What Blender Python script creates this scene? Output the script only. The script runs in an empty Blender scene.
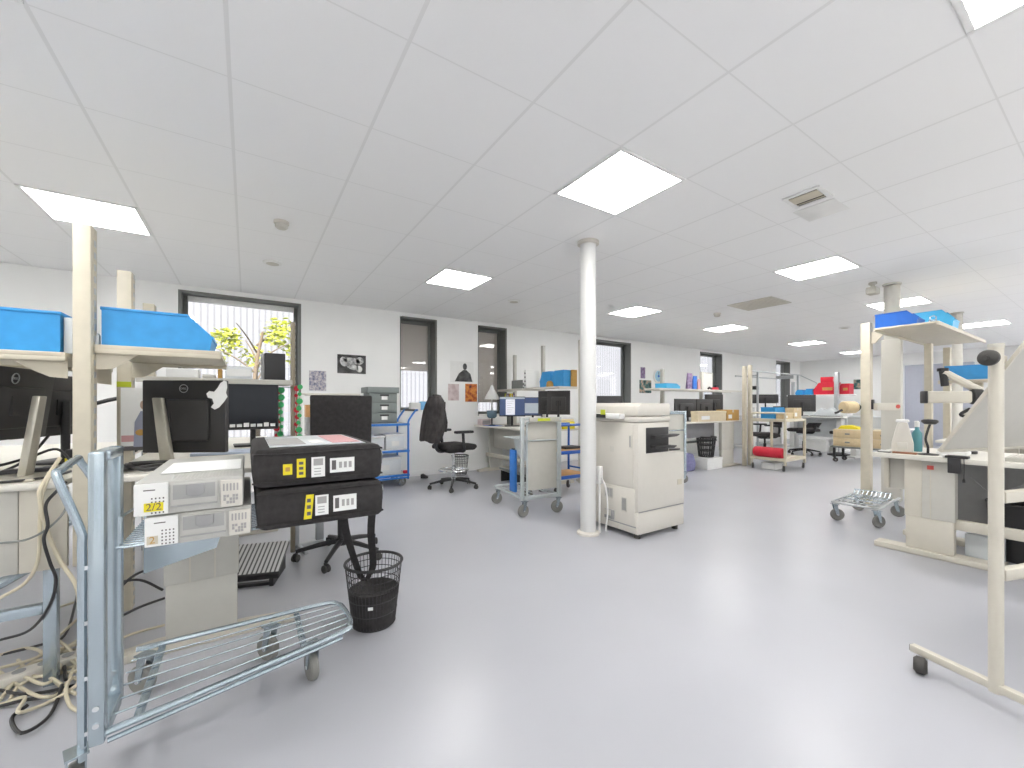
import bpy, bmesh, math, random
from mathutils import Vector, Matrix
random.seed(7)
PI = math.pi
col = bpy.context.scene.collection
scene = bpy.context.scene
CEIL = 2.61

# ------------------------------------------------------------------ materials
def mat(name, c, rough=0.5, metal=0.0, noise=0.04, scale=18.0, emit=None, es=0.0, trans=0.0, alpha=1.0, bump=0.0, coat=0.0, spec=0.5):
    m = bpy.data.materials.new(name); m.use_nodes = True
    nt = m.node_tree; b = nt.nodes['Principled BSDF']
    b.inputs['Roughness'].default_value = rough
    b.inputs['Metallic'].default_value = metal
    b.inputs['Specular IOR Level'].default_value = spec
    if coat: b.inputs['Coat Weight'].default_value = coat
    if trans: b.inputs['Transmission Weight'].default_value = trans
    if alpha < 1: b.inputs['Alpha'].default_value = alpha
    tc = nt.nodes.new('ShaderNodeTexCoord')
    n = nt.nodes.new('ShaderNodeTexNoise'); n.inputs['Scale'].default_value = scale
    nt.links.new(tc.outputs['Object'], n.inputs['Vector'])
    r = nt.nodes.new('ShaderNodeValToRGB')
    e = r.color_ramp.elements
    e[0].position = 0.3; e[1].position = 0.7
    e[0].color = tuple(max(0, x*(1-noise)) for x in c)+(1,)
    e[1].color = tuple(min(1, x*(1+noise)) for x in c)+(1,)
    nt.links.new(n.outputs['Fac'], r.inputs['Fac'])
    nt.links.new(r.outputs['Color'], b.inputs['Base Color'])
    if emit:
        b.inputs['Emission Color'].default_value = tuple(emit)+(1,)
        b.inputs['Emission Strength'].default_value = es
    if bump:
        bp = nt.nodes.new('ShaderNodeBump'); bp.inputs['Strength'].default_value = bump; bp.inputs['Distance'].default_value = 0.01
        nt.links.new(n.outputs['Fac'], bp.inputs['Height']); nt.links.new(bp.outputs['Normal'], b.inputs['Normal'])
    return m

def ramp_mat(name, stops, scale=6, rough=0.6, detail=3, emit=0.0):
    m = bpy.data.materials.new(name); m.use_nodes = True
    nt = m.node_tree; b = nt.nodes['Principled BSDF']; b.inputs['Roughness'].default_value = rough
    tc = nt.nodes.new('ShaderNodeTexCoord'); n = nt.nodes.new('ShaderNodeTexNoise')
    n.inputs['Scale'].default_value = scale; n.inputs['Detail'].default_value = detail
    nt.links.new(tc.outputs['Object'], n.inputs['Vector'])
    r = nt.nodes.new('ShaderNodeValToRGB'); cr = r.color_ramp
    while len(cr.elements) < len(stops): cr.elements.new(0.5)
    for e, (p, c) in zip(cr.elements, stops): e.position = p; e.color = tuple(c)+(1,)
    nt.links.new(n.outputs['Fac'], r.inputs['Fac']); nt.links.new(r.outputs['Color'], b.inputs['Base Color'])
    return m

def line_mat(name, base, line, px, py, wx, wy, ox=0, oy=0, rough=0.8, axes=('X', 'Y')):
    """flat colour with thin grid lines, in object coordinates (0 period = no lines that way)"""
    m = bpy.data.materials.new(name); m.use_nodes = True
    nt = m.node_tree; b = nt.nodes['Principled BSDF']; b.inputs['Roughness'].default_value = rough
    tc = nt.nodes.new('ShaderNodeTexCoord'); sp = nt.nodes.new('ShaderNodeSeparateXYZ')
    nt.links.new(tc.outputs['Object'], sp.inputs[0])
    def M(op, a, bb=None):
        n = nt.nodes.new('ShaderNodeMath'); n.operation = op
        for i, v in enumerate((a, bb)):
            if v is None: continue
            if isinstance(v, (int, float)): n.inputs[i].default_value = v
            else: nt.links.new(v, n.inputs[i])
        return n.outputs[0]
    fac = None
    for ax, p, w, o in ((axes[0], px, wx, ox), (axes[1], py, wy, oy)):
        if not p: continue
        t = M('ABSOLUTE', M('SUBTRACT', M('FLOORED_MODULO', M('ADD', M('DIVIDE', M('SUBTRACT', sp.outputs[ax], o), p), 0.5), 1.0), 0.5))
        l = M('LESS_THAN', t, w/p/2)
        fac = l if fac is None else M('MAXIMUM', fac, l)
    mx = nt.nodes.new('ShaderNodeMix'); mx.data_type = 'RGBA'
    nt.links.new(fac, mx.inputs[0])
    mx.inputs[6].default_value = tuple(base)+(1,); mx.inputs[7].default_value = tuple(line)+(1,)
    nt.links.new(mx.outputs[2], b.inputs['Base Color'])
    return m

M = {}
M['wall'] = mat('wall_paint', (.90, .90, .885), .7, noise=.012, scale=3)
M['floor'] = mat('floor_vinyl', (.43, .435, .47), .31, noise=.03, scale=1.3, spec=.5)
M['ceil'] = line_mat('ceiling_tiles', (.93, .93, .925), (.83, .83, .82), .61, .61, .016, .007, -.065, 1.59)
M['cream'] = mat('cream_metal', (.60, .55, .44), .45)
M['beige'] = mat('beige_metal', (.60, .565, .485), .45, noise=.02)
M['greybeige'] = mat('greybeige_panel', (.55, .535, .485), .5, noise=.02)
M['top'] = mat('worktop', (.70, .675, .61), .4, noise=.02)
M['white'] = mat('white_plastic', (.82, .82, .80), .4, noise=.015)
M['offwhite'] = mat('offwhite_plastic', (.66, .63, .57), .42, noise=.012)
M['offwhite2'] = mat('offwhite_plastic_b', (.62, .60, .54), .45, noise=.012)
M['galv'] = mat('galvanised', (.47, .54, .585), .27, .8, noise=.06, scale=10)
M['chrome'] = mat('chrome', (.75, .77, .78), .2, .95)
M['steel'] = mat('grey_steel', (.50, .52, .53), .4, .6)
M['pole'] = mat('stand_alloy', (.58, .55, .47), .35, .55)
M['black'] = mat('black_plastic', (.022, .021, .022), .45)
M['mon'] = mat('monitor_shell', (.04, .038, .038), .5)
M['screen'] = mat('dark_screen', (.012, .012, .015), .18)
M['soft'] = mat('black_cloth', (.025, .022, .022), .75, noise=.3, scale=40, bump=.15)
M['jacket'] = mat('jacket_cloth', (.042, .037, .037), .9, noise=.35, scale=14, bump=.4)
M['rubber'] = mat('grey_rubber', (.22, .215, .2), .6)
M['drub'] = mat('dark_rubber', (.05, .047, .043), .6)
M['blue'] = mat('blue_bin', (.035, .30, .66), .4, noise=.06)
M['deepblue'] = mat('deep_blue_bin', (.012, .12, .50), .4)
M['lblue'] = mat('light_blue_bin', (.06, .45, .78), .4)
M['frameblue'] = mat('blue_tube', (.015, .10, .42), .4)
M['trolblue'] = mat('bright_blue_tube', (.03, .19, .60), .4)
M['dgrey'] = mat('dark_window_frame', (.16, .165, .155), .45)
M['grey'] = mat('grey_board', (.20, .21, .20), .6)
M['midgrey'] = mat('mid_grey', (.33, .33, .33), .55)
M['modesty'] = mat('modesty_grey', (.20, .20, .21), .5)
M['box'] = mat('case_grey', (.50, .495, .465), .5, noise=.02)
M['boxdk'] = mat('case_recess', (.36, .36, .35), .5)
M['paper'] = mat('paper', (.84, .84, .82), .8, noise=.02)
M['cardb'] = mat('cardboard', (.62, .49, .30), .8, noise=.06)
M['carton'] = mat('brown_carton', (.50, .29, .08), .75, noise=.06)
M['wood'] = mat('orange_wood', (.62, .34, .13), .5, noise=.12, scale=8)
M['yellow'] = mat('yellow_sticker', (.80, .68, .02), .6)
M['lime'] = mat('lime_sticker', (.55, .62, .03), .6)
M['red'] = mat('red_plastic', (.60, .015, .04), .45)
M['redstk'] = mat('red_sticker', (.65, .10, .08), .6)
M['pink'] = mat('pink_print', (.62, .35, .36), .7)
M['ink'] = mat('print_ink', (.12, .11, .11), .8)
M['inkgrey'] = mat('print_grey', (.38, .37, .36), .8)
M['cablew'] = mat('beige_cable', (.62, .56, .42), .5)
M['light'] = mat('light_diffuser', (.9, .9, .88), .5, emit=(1, .985, .955), es=4.2)
M['lframe'] = mat('light_frame', (.85, .85, .84), .5)
M['vent'] = mat('vent_beige', (.58, .56, .50), .6)
M['lav'] = mat('door_lavender', (.52, .54, .62), .45, noise=.02)
M['blind'] = mat('beige_blind', (.50, .46, .42), .8, noise=.02)
M['facade'] = line_mat('corrugated_facade', (.20, .205, .23), (.13, .135, .155), .13, 0, .04, 0, rough=.6)
M['bark'] = mat('tree_bark', (.16, .12, .08), .9)
M['leaf'] = mat('leaves', (.42, .46, .05), .6, noise=.4, scale=9)
M['pave'] = mat('outside_paving', (.40, .40, .39), .9)
M['clear'] = mat('clear_plastic', (.85, .9, .93), .12, trans=.75, noise=.0)
M['cloudy'] = mat('cloudy_plastic', (.74, .77, .79), .3, trans=.2, noise=.02)
M['navy'] = mat('navy_screen', (.03, .05, .11), .3, emit=(.05, .08, .18), es=.10)
M['page'] = mat('lit_page', (.6, .6, .65), .4, emit=(.75, .76, .82), es=.10)
M['dialog'] = mat('lit_dialog', (.3, .33, .36), .4, emit=(.3, .34, .38), es=.12)
M['teal'] = mat('teal_gadget', (.10, .30, .33), .4)
M['scan'] = mat('bluegrey_gadget', (.10, .17, .22), .4)
M['footrib'] = line_mat('ribbed_mat', (.60, .60, .59), (.10, .10, .10), .026, 0, .010, 0, rough=.5)
M['bbmat'] = mat('blue_mat', (.03, .15, .55), .6)
M['drawergrey'] = mat('drawer_grey', (.20, .225, .22), .6)
M['brownpost'] = mat('brown_post', (.30, .26, .19), .5)
M['bagblue'] = mat('bag_blue', (.20, .20, .36), .8, noise=.2)
M['colpaint'] = mat('column_paint', (.66, .66, .65), .5, noise=.01)
M['palegalv'] = mat('pale_zinc', (.52, .56, .565), .38, .35)
M['creamcard'] = mat('cream_card', (.70, .60, .42), .75)
M['sage'] = mat('cream_frame', (.58, .53, .41), .45)
g = bpy.data.materials.new('window_glass'); g.use_nodes = True
_nt = g.node_tree; _nt.nodes.clear()
_o = _nt.nodes.new('ShaderNodeOutputMaterial'); _mx = _nt.nodes.new('ShaderNodeMixShader'); _t = _nt.nodes.new('ShaderNodeBsdfTransparent')
_gl = _nt.nodes.new('ShaderNodeBsdfGlossy'); _gl.inputs['Roughness'].default_value = .02
_lw = _nt.nodes.new('ShaderNodeLayerWeight'); _lw.inputs['Blend'].default_value = .5
_pw = _nt.nodes.new('ShaderNodeMath'); _pw.operation = 'POWER'; _pw.inputs[1].default_value = 4
_ma = _nt.nodes.new('ShaderNodeMath'); _ma.operation = 'MULTIPLY_ADD'; _ma.inputs[1].default_value = .7; _ma.inputs[2].default_value = .05
_nt.links.new(_lw.outputs['Facing'], _pw.inputs[0]); _nt.links.new(_pw.outputs[0], _ma.inputs[0])
_nt.links.new(_ma.outputs[0], _mx.inputs[0]); _nt.links.new(_t.outputs[0], _mx.inputs[1]); _nt.links.new(_gl.outputs[0], _mx.inputs[2]); _nt.links.new(_mx.outputs[0], _o.inputs[0])
M['glass'] = g

# ------------------------------------------------------------------ mesh builder
class MB:
    def __init__(s): s.bm = bmesh.new(); s.mats = []
    def mi(s, m):
        m = M[m] if isinstance(m, str) else m
        if m not in s.mats: s.mats.append(m)
        return s.mats.index(m)
    def _merge(s, bm, m, X=None):
        i = s.mi(m)
        if X is not None: bmesh.ops.transform(bm, matrix=X, verts=bm.verts)
        vm = {v: s.bm.verts.new(v.co) for v in bm.verts}
        for f in bm.faces:
            try:
                nf = s.bm.faces.new([vm[v] for v in f.verts]); nf.material_index = i
            except ValueError: pass
        bm.free(); return s
    def box(s, x0, x1, y0, y1, z0, z1, m, b=0, X=None, seg=2):
        bm = bmesh.new(); bmesh.ops.create_cube(bm, size=1)
        for v in bm.verts:
            v.co = Vector((x0 + (v.co.x+.5)*(x1-x0), y0 + (v.co.y+.5)*(y1-y0), z0 + (v.co.z+.5)*(z1-z0)))
        if b: bmesh.ops.bevel(bm, geom=bm.edges[:], offset=min(b, .49*min(abs(x1-x0), abs(y1-y0), abs(z1-z0))), segments=seg, affect='EDGES', profile=.5)
        return s._merge(bm, m, X)
    def tube(s, pts, r, m, n=8, closed=False, r1=None, X=None):
        pts = [Vector(p) for p in pts]; N = len(pts); bm = bmesh.new()
        rings = []; up = None
        for i, p in enumerate(pts):
            if closed: d = pts[(i+1) % N]-pts[i-1]
            else: d = pts[min(i+1, N-1)]-pts[max(i-1, 0)]
            d.normalize()
            if up is None:
                up = Vector((0, 0, 1)) if abs(d.z) < .9 else Vector((1, 0, 0))
            a = d.cross(up)
            if a.length < 1e-4: a = d.cross(Vector((1, 0, 0)) if abs(d.x) < .9 else Vector((0, 1, 0)))
            a.normalize(); c = a.cross(d).normalized(); up = c
            rr = r if r1 is None else r+(r1-r)*i/(N-1)
            rings.append([bm.verts.new(p+(a*math.cos(2*PI*k/n)+c*math.sin(2*PI*k/n))*rr) for k in range(n)])
        for i in range(N if closed else N-1):
            A, B = rings[i], rings[(i+1) % N]
            for k in range(n): bm.faces.new((A[k], A[(k+1) % n], B[(k+1) % n], B[k]))
        if not closed:
            bm.faces.new(rings[0][::-1]); bm.faces.new(rings[-1])
        return s._merge(bm, m, X)
    def cyl(s, p0, p1, r, m, r1=None, n=20, X=None): return s.tube([p0, p1], r, m, n, False, r1, X)
    def lathe(s, prof, m, n=28, o=(0, 0, 0), X=None, cap=True):
        bm = bmesh.new(); R = []
        for (r, z) in prof:
            R.append([bm.verts.new((o[0]+r*math.cos(2*PI*k/n), o[1]+r*math.sin(2*PI*k/n), o[2]+z)) for k in range(n)])
        for A, B in zip(R, R[1:]):
            for k in range(n): bm.faces.new((A[k], A[(k+1) % n], B[(k+1) % n], B[k]))
        if cap:
            bm.faces.new(R[0][::-1]); bm.faces.new(R[-1])
        return s._merge(bm, m, X)
    def prism(s, poly, a, b, m, axis='y', X=None, bev=0):
        """poly in the plane across the axis: axis y -> (x,z), x -> (y,z), z -> (x,y)"""
        bm = bmesh.new()
        def P(u, v, t): return {'y': (u, t, v), 'x': (t, u, v), 'z': (u, v, t)}[axis]
        A = [bm.verts.new(P(u, v, a)) for u, v in poly]; B = [bm.verts.new(P(u, v, b)) for u, v in poly]
        n = len(poly)
        bm.faces.new(A[::-1]); bm.faces.new(B)
        for k in range(n): bm.faces.new((A[k], A[(k+1) % n], B[(k+1) % n], B[k]))
        bmesh.ops.recalc_face_normals(bm, faces=bm.faces)
        if bev: bmesh.ops.bevel(bm, geom=bm.edges[:], offset=bev, segments=2, affect='EDGES', profile=.5)
        return s._merge(bm, m, X)
    def text(s, txt, size, m, X, depth=.0006):
        cu = bpy.data.curves.new('t', 'FONT'); cu.body = txt; cu.size = size; cu.align_x = 'CENTER'; cu.align_y = 'CENTER'; cu.extrude = depth; cu.resolution_u = 3
        o = bpy.data.objects.new('t', cu); col.objects.link(o)
        dg = bpy.context.evaluated_depsgraph_get(); me = bpy.data.meshes.new_from_object(o.evaluated_get(dg))
        bm = bmesh.new(); bm.from_mesh(me)
        bpy.data.objects.remove(o); bpy.data.curves.remove(cu); bpy.data.meshes.remove(me)
        return s._merge(bm, m, X)
    def build(s, name, parent=None, loc=None, rot=None, sharp=35):
        bmesh.ops.recalc_face_normals(s.bm, faces=s.bm.faces)
        me = bpy.data.meshes.new(name); s.bm.to_mesh(me); s.bm.free()
        for m in s.mats: me.materials.append(m)
        for p in me.polygons: p.use_smooth = True
        me.set_sharp_from_angle(angle=math.radians(sharp))
        o = bpy.data.objects.new(name, me); col.objects.link(o)
        if parent: o.parent = parent
        if loc: o.location = loc
        if rot: o.rotation_euler = rot
        return o

def tag(o, label, cat, group=None, kind=None):
    o['label'] = label; o['category'] = cat
    if group: o['group'] = group
    if kind: o['kind'] = kind
    return o
def thing(name, label, cat, loc=(0, 0, 0), rz=0, group=None):
    o = bpy.data.objects.new(name, None); o.empty_display_size = .1; col.objects.link(o)
    o.location = loc; o.rotation_euler = (0, 0, rz)
    return tag(o, label, cat, group)
def struct(o): o['kind'] = 'structure'; return o
def copy_thing(o, loc, rz=None, label=None, group=None):
    c = o.copy(); col.objects.link(c); c.location = loc
    if rz is not None: c.rotation_euler = (0, 0, rz)
    if label: c['label'] = label
    if group: c['group'] = group
    for ch in o.children:
        d = ch.copy(); col.objects.link(d); d.parent = c
        for g2 in ch.children:
            e = g2.copy(); col.objects.link(e); e.parent = d
    return c
def smooth(pts, k=6):
    """Catmull-Rom through the points"""
    P = [Vector(p) for p in pts]; P = [2*P[0]-P[1]]+P+[2*P[-1]-P[-2]]; out = []
    for i in range(1, len(P)-2):
        a, b, c, d = P[i-1:i+3]
        for j in range(k):
            t = j/k
            out.append(.5*((2*b)+(c-a)*t+(2*a-5*b+4*c-d)*t*t+(3*b-a-3*c+d)*t**3))
    out.append(P[-2]); return out
def RX(a): return Matrix.Rotation(a, 4, 'X')
def RY(a): return Matrix.Rotation(a, 4, 'Y')
def RZ(a): return Matrix.Rotation(a, 4, 'Z')
def T(*p): return Matrix.Translation(p)
FRONT = RX(PI/2)      # text lying in xz, readable from -y

# ------------------------------------------------------------------ camera
cam = bpy.data.cameras.new('camera'); co = bpy.data.objects.new('camera', cam); col.objects.link(co)
co.location = (0, 0, 1.16)
co.rotation_euler = (PI/2, 0, -math.atan2(265, 408))
cam.sensor_width = 36; cam.lens = 36*408/1024; cam.shift_y = 20/1024; cam.clip_start = .05
scene.camera = co

# ------------------------------------------------------------------ room shell
WY = 6.35; X0, X1, Y0 = -4.0, 15.9, -4.6
b = MB(); b.box(X0-.3, X1+.3, Y0-.3, WY+.3, -.1, 0, 'floor'); struct(b.build('floor'))
b = MB(); b.box(X0-.3, X1+.3, Y0-.3, WY+.3, CEIL, CEIL+.15, 'ceil'); struct(b.build('ceiling'))
WIN = [(-.70, .63, .45), (2.02, 2.64, 1.03), (3.41, 4.01, .95), (6.2, 7.37, .5), (10.06, 11.11, .9), (14.2, 15.16, .9)]
HEAD = 2.55
b = MB(); x = X0-.3
for (a, c, s) in WIN:
    b.box(x, a, WY, WY+.3, 0, CEIL, 'wall'); b.box(a, c, WY, WY+.3, 0, s, 'wall'); b.box(a, c, WY, WY+.3, HEAD, CEIL, 'wall'); x = c
b.box(x, X1+.3, WY, WY+.3, 0, CEIL, 'wall'); struct(b.build('wall_back'))
b = MB(); b.box(X0-.3, X0, Y0, WY, 0, CEIL, 'wall'); struct(b.build('wall_left'))
b = MB(); x = X0-.3; FILL_WIN = [(-2.6+2.6*k, -.5+2.6*k) for k in range(7)]  # added unseen openings behind the camera, let in sun to brighten the ceiling
for (a, c) in FILL_WIN:
    b.box(x, a, Y0-.3, Y0, 0, CEIL, 'wall'); b.box(a, c, Y0-.3, Y0, 0, .35, 'wall'); b.box(a, c, Y0-.3, Y0, HEAD, CEIL, 'wall'); x = c
b.box(x, X1+.3, Y0-.3, Y0, 0, CEIL, 'wall'); struct(b.build('wall_front'))
for i, (a, c) in enumerate(FILL_WIN):
    f = MB()
    for (p, q) in ((a, a+.06), (c-.06, c), ((a+c)/2-.03, (a+c)/2+.03)): f.box(p, q, Y0-.25, Y0-.17, .35, HEAD, 'dgrey')
    f.box(a, c, Y0-.25, Y0-.17, HEAD-.06, HEAD, 'dgrey'); f.box(a, c, Y0-.25, Y0-.17, .35, .41, 'dgrey'); f = struct(f.build('window_%d' % (i+7)))  # frames of the added unseen windows, numbered on from the visible ones
    p = MB(); p.box(a+.05, c-.05, Y0-.214, Y0-.208, .4, HEAD-.05, 'glass'); p.build('window_pane', f)
b = MB()
b.box(X1, X1+.3, Y0, 2.35, 0, CEIL, 'wall'); b.box(X1, X1+.3, 3.72, WY, 0, CEIL, 'wall'); b.box(X1, X1+.3, 2.35, 3.72, 2.28, CEIL, 'wall'); struct(b.build('wall_right'))
d = MB(); d.box(X1+.03, X1+.08, 2.37, 3.70, .01, 2.27, 'lav', .004); d = struct(d.build('door_1'))
b = MB(); b.cyl((X1+.02, 2.47, 1.05), (X1-.03, 2.47, 1.05), .012, 'steel'); b.box(X1-.04, X1-.02, 2.45, 2.60, 1.035, 1.06, 'steel', .005); b.build('door_handle', d)
b = MB(); x = X0
b.box(X0, X1, WY-.012, WY, 0, .09, 'wall', .003); struct(b.build('baseboard_back'))
b = MB(); b.box(X1-.012, X1, Y0, 2.30, 0, .09, 'wall', .003); b.box(X1-.012, X1, 3.77, WY-.02, 0, .09, 'wall', .003); struct(b.build('baseboard_right'))
for i, (a, c, s) in enumerate(WIN):
    f = MB(); t = .03; y0, y1 = WY-.004, WY+.27
    f.box(a, a+(t if i == 0 else .006), y0, y1, s, HEAD, 'dgrey'); f.box(c-t, c, y0, y1, s, HEAD, 'dgrey'); f.box(a+t, c-t, y0, y1, HEAD-t, HEAD, 'dgrey')
    f.box(a+t, c-t, y0+.02, y1, s, s+t, 'white')
    t2 = .075
    f.box(a+(t if i == 0 else .006), a+t2, WY+.18, WY+.24, s+t, HEAD-t, 'dgrey', .004); f.box(c-t2, c-t, WY+.18, WY+.24, s+t, HEAD-t, 'dgrey', .004)
    f.box(a+t2, c-t2, WY+.18, WY+.24, HEAD-t2, HEAD-t, 'dgrey', .004); f.box(a+t2, c-t2, WY+.18, WY+.24, s+t, s+t2, 'dgrey', .004)
    f = struct(f.build('window_%d' % (i+1)))
    p = MB(); p.box(a+t2, c-t2, WY+.205, WY+.212, s+t2, HEAD-t2, 'glass'); p.build('window_pane', f)
    if i in (1, 2):
        z = 1.72 if i == 1 else 1.2
        p = MB(); p.box(a+t2, c-t2, WY+.222, WY+.226, z, HEAD-t2, 'blind'); p.cyl((a+t2, WY+.226, z), (c-t2, WY+.226, z), .009, 'blind', n=10); p.build('roller_blind', f)
    if i in (0,):
        p = MB(); p.box(a+t2, c-t2, WY+.15, WY+.178, HEAD-.10, HEAD-t, 'white', .006); p.build('blind_cassette', f)

# outside
b = MB(); b.box(-24, 40, 6.66, 13, -.4, -.3, 'pave'); b.box(-24, 40, -24, Y0-.31, -.4, -.15, 'pave'); struct(b.build('ground'))  # second slab: unseen paving added to bounce sun through the added windows
b = MB(); b.box(-14, 34, 12, 12.4, -.3, 9, 'facade'); o = b.build('neighbour_building'); tag(o, 'pale corrugated building facade seen outside through the windows', 'building')
p = MB(); p.box(-14, 34, 11.96, 12.0, 8.7, 9.1, 'steel'); p.build('roof_trim', o)
tr = thing('tree', 'yellow-green leafy tree outside the big left window', 'tree', (.13, 9.0, -.08))
b = MB()
b.tube(smooth([(0, 0, 0), (.03, .02, 1.0), (0, .05, 1.8), (.12, 0, 2.6)]), .07, 'bark', 8, r1=.02)
for k in range(9):
    a = k*2.4; h = 1.3+.13*k
    b.tube(smooth([(0.02, .03, h), (.3*math.cos(a), .3*math.sin(a), h+.25), (.62*math.cos(a), .62*math.sin(a), h+.42)]), .02, 'bark', 5, r1=.006)
b.build('trunk', tr)
b = MB()
for (cx, cy, cz, R, n) in [(-.42, 0, 2.40, .25, 150), (.42, 0, 2.58, .33, 240), (.0, .3, 2.1, .30, 70), (.70, .1, 2.2, .26, 90), (-.55, .2, 2.12, .22, 40)]:
    for k in range(n):
        v = Vector((random.gauss(0, 1), random.gauss(0, 1), random.gauss(0, 1))).normalized()*R*random.random()**.45
        s = random.uniform(.035, .075)
        X = T(cx+v.x, cy+v.y, cz+v.z) @ RZ(random.random()*6.3) @ RX(random.uniform(-1.2, 1.2)) @ RY(random.uniform(-.8, .8))
        b.prism([(-s, 0), (-s*.3, s*.38), (s*.5, s*.3), (s, 0), (s*.5, -s*.3), (-s*.3, -s*.38)], -.0015, .0015, 'leaf', 'z', X)
b.build('foliage', tr)

# ------------------------------------------------------------------ ceiling things
L0 = None
def where(x, y):
    return 'flat square ceiling light panel'
LT = [(2.07, 1.895, 'large square ceiling light panel above the open floor, nearest in the middle'),
      (-.98, 4.335, 'square ceiling light panel above the left workbenches, behind the tall cream post'),
      (2.07, 4.335, 'square ceiling light panel above the chair with the jacket'),
      (5.12, 4.335, 'square ceiling light panel right of the round column top'),
      (7.70, 4.335, 'small far ceiling light panel beyond the beige ceiling grille'),
      (5.12, 1.895, 'square ceiling light panel above and left of the boxed square column'),
      (7.87, 1.895, 'square ceiling light panel partly behind the boxed square column'),
      (11.2, 1.55, 'distant ceiling light panel right of the thin far column'),
      (11.2, 4.335, 'distant ceiling light panel near the far end wall'),
      (14.3, 4.335, 'farthest ceiling light panel next to the far end wall'),
      (2.07, .065, 'ceiling light panel cut by the top right corner of the picture')]
HID = [(-.98, 1.895), (-.98, -.6), (-.98, -3), (2.07, -3), (5.12, -.6), (5.12, -3), (8.17, -.6), (8.17, -3), (11.2, -.9), (11.2, -3), (14.3, -.6), (9.7, -1.8), (12.8, -1.8), (12.8, -3.4), (9.7, -3.4), (15.2, -1.8), (-3.2, 4.335), (-3.2, 1.9), (-3.2, -1)]  # unseen panels: regular grid plus extra rows added to brighten the far end
for (x, y, lab) in LT+[(a, c, 'square ceiling light panel behind or above the camera, out of frame') for a, c in HID]:
    if L0 is None:
        L0 = thing('ceiling_light', lab, 'ceiling light', (x, y, CEIL))
        b = MB()
        for s in (-1, 1):
            b.box(s*.292-.012, s*.292+.012, -.304, .304, -.008, 0, 'lframe', .002); b.box(-.28, .28, s*.292-.012, s*.292+.012, -.008, 0, 'lframe', .002)
        b.build('light_frame', L0)
        b = MB(); b.box(-.28, .28, -.28, .28, -.006, -.001, 'light'); b.build('diffuser', L0)
    else:
        copy_thing(L0, (x, y, CEIL), 0, lab, 'unseen ceiling lights' if 'out of frame' in lab else None)
v = thing('ceiling_grille', 'beige square air grille in the ceiling between the far light panels', 'vent', (6.20, 3.0, CEIL))
b = MB(); b.box(-.3, .3, -.3, .3, -.012, 0, 'vent', .004); b.build('frame', v)
b = MB()
for k in range(14): b.box(-.27, .27, -.26+k*.04, -.245+k*.04, -.016, -.012, 'beige')
b.build('louvre', v)
v = thing('ceiling_vent', 'small cream ceiling vent with dark slot', 'vent', (3.29, 1.27, CEIL), .02)
b = MB()
b.box(-.10, .10, -.115, -.085, -.012, 0, 'lframe', .004); b.box(-.10, .10, .085, .115, -.012, 0, 'lframe', .004); b.box(-.12, -.09, -.115, .115, -.012, 0, 'lframe', .004); b.box(.09, .12, -.115, .115, -.012, 0, 'lframe', .004)
b.build('frame', v)
b = MB(); b.box(-.09, .09, -.085, .085, -.006, -.001, 'black'); b.build('duct', v)
b = MB(); b.box(-.08, .03, -.085, .085, -.014, -.007, 'cream', .002); b.box(.055, .065, -.085, .085, -.014, -.007, 'cream', .002); b.build('louvre', v)
v = thing('access_panel', 'plain white ceiling access tile beside the small cream vent', 'panel', (3.6, 1.3, CEIL))
b = MB(); b.box(-.14, .14, -.13, .13, -.006, 0, 'white', .003); b.build('panel_plate', v)
for (x, y, lab) in [(.23, 3.72, 'round cream smoke detector on the ceiling right of the bright grid bar'), (6.3, 3.68, 'small smoke detector on the ceiling near the beige grille')]:
    v = thing('smoke_detector', lab, 'smoke detector', (x, y, CEIL))
    b = MB(); b.lathe([(.055, 0), (.055, -.018), (.05, -.022)], 'offwhite', 24); b.build('base', v)
    b = MB(); b.lathe([(.045, -.022), (.045, -.045), (.034, -.056), (.001, -.058)], 'vent', 24); b.build('sensor_head', v)
for (x, y, lab) in [(.22, 4.84, 'flat round air valve on the ceiling above the big left window'), (3.15, 4.8, 'flat round air valve on the ceiling above the third window'), (9.5, 3.05, 'distant flat round air valve on the ceiling left of the square column')]:
    v = thing('air_valve', lab, 'vent', (x, y, CEIL))
    b = MB(); b.lathe([(.09, 0), (.09, -.008), (.07, -.016)], 'white', 28); b.build('rim', v)
    b = MB(); b.lathe([(.058, -.010), (.058, -.018), (.03, -.022)], 'vent', 24); b.build('disc', v)

# columns
c = thing('round_column', 'slim white round column beside the photocopier', 'column', (2.56, 2.69, 0))
b = MB(); b.lathe([(.070, .02), (.070, CEIL-.02)], 'colpaint', 32); b.build('shaft', c)
b = MB(); b.lathe([(.10, 0), (.10, .02), (.085, .03), (.072, .032)], 'offwhite', 32); b.build('base_collar', c)
b = MB(); b.lathe([(.072, CEIL-.03), (.095, CEIL-.025), (.095, CEIL-.001)], 'offwhite', 32); b.build('top_collar', c)
c = thing('square_column', 'boxed cream column behind the bench with blue bins', 'column', (6.52, 1.63, 0), .12)
b = MB(); b.box(-.088, .088, -.088, .088, 0, 1.93, 'offwhite2', .010); b.build('casing', c)
b = MB(); b.lathe([(.075, 1.93), (.075, CEIL-.03)], 'offwhite2', 24); b.build('shaft', c)
b = MB(); b.lathe([(.088, CEIL-.02), (.088, CEIL-.001)], 'offwhite2', 24); b.build('top_collar', c)
c = thing('thin_column', 'thin far column right of the blue bins, at the ceiling', 'column', (9.45, 1.58, 0))
b = MB(); b.lathe([(.06, .02), (.06, CEIL-.02)], 'offwhite2', 24); b.build('shaft', c)
b = MB(); b.lathe([(.10, 0), (.10, .02)], 'offwhite2', 24); b.build('base_collar', c)
b = MB(); b.lathe([(.075, CEIL-.015), (.075, CEIL-.001)], 'offwhite2', 24); b.build('top_collar', c)
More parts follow.
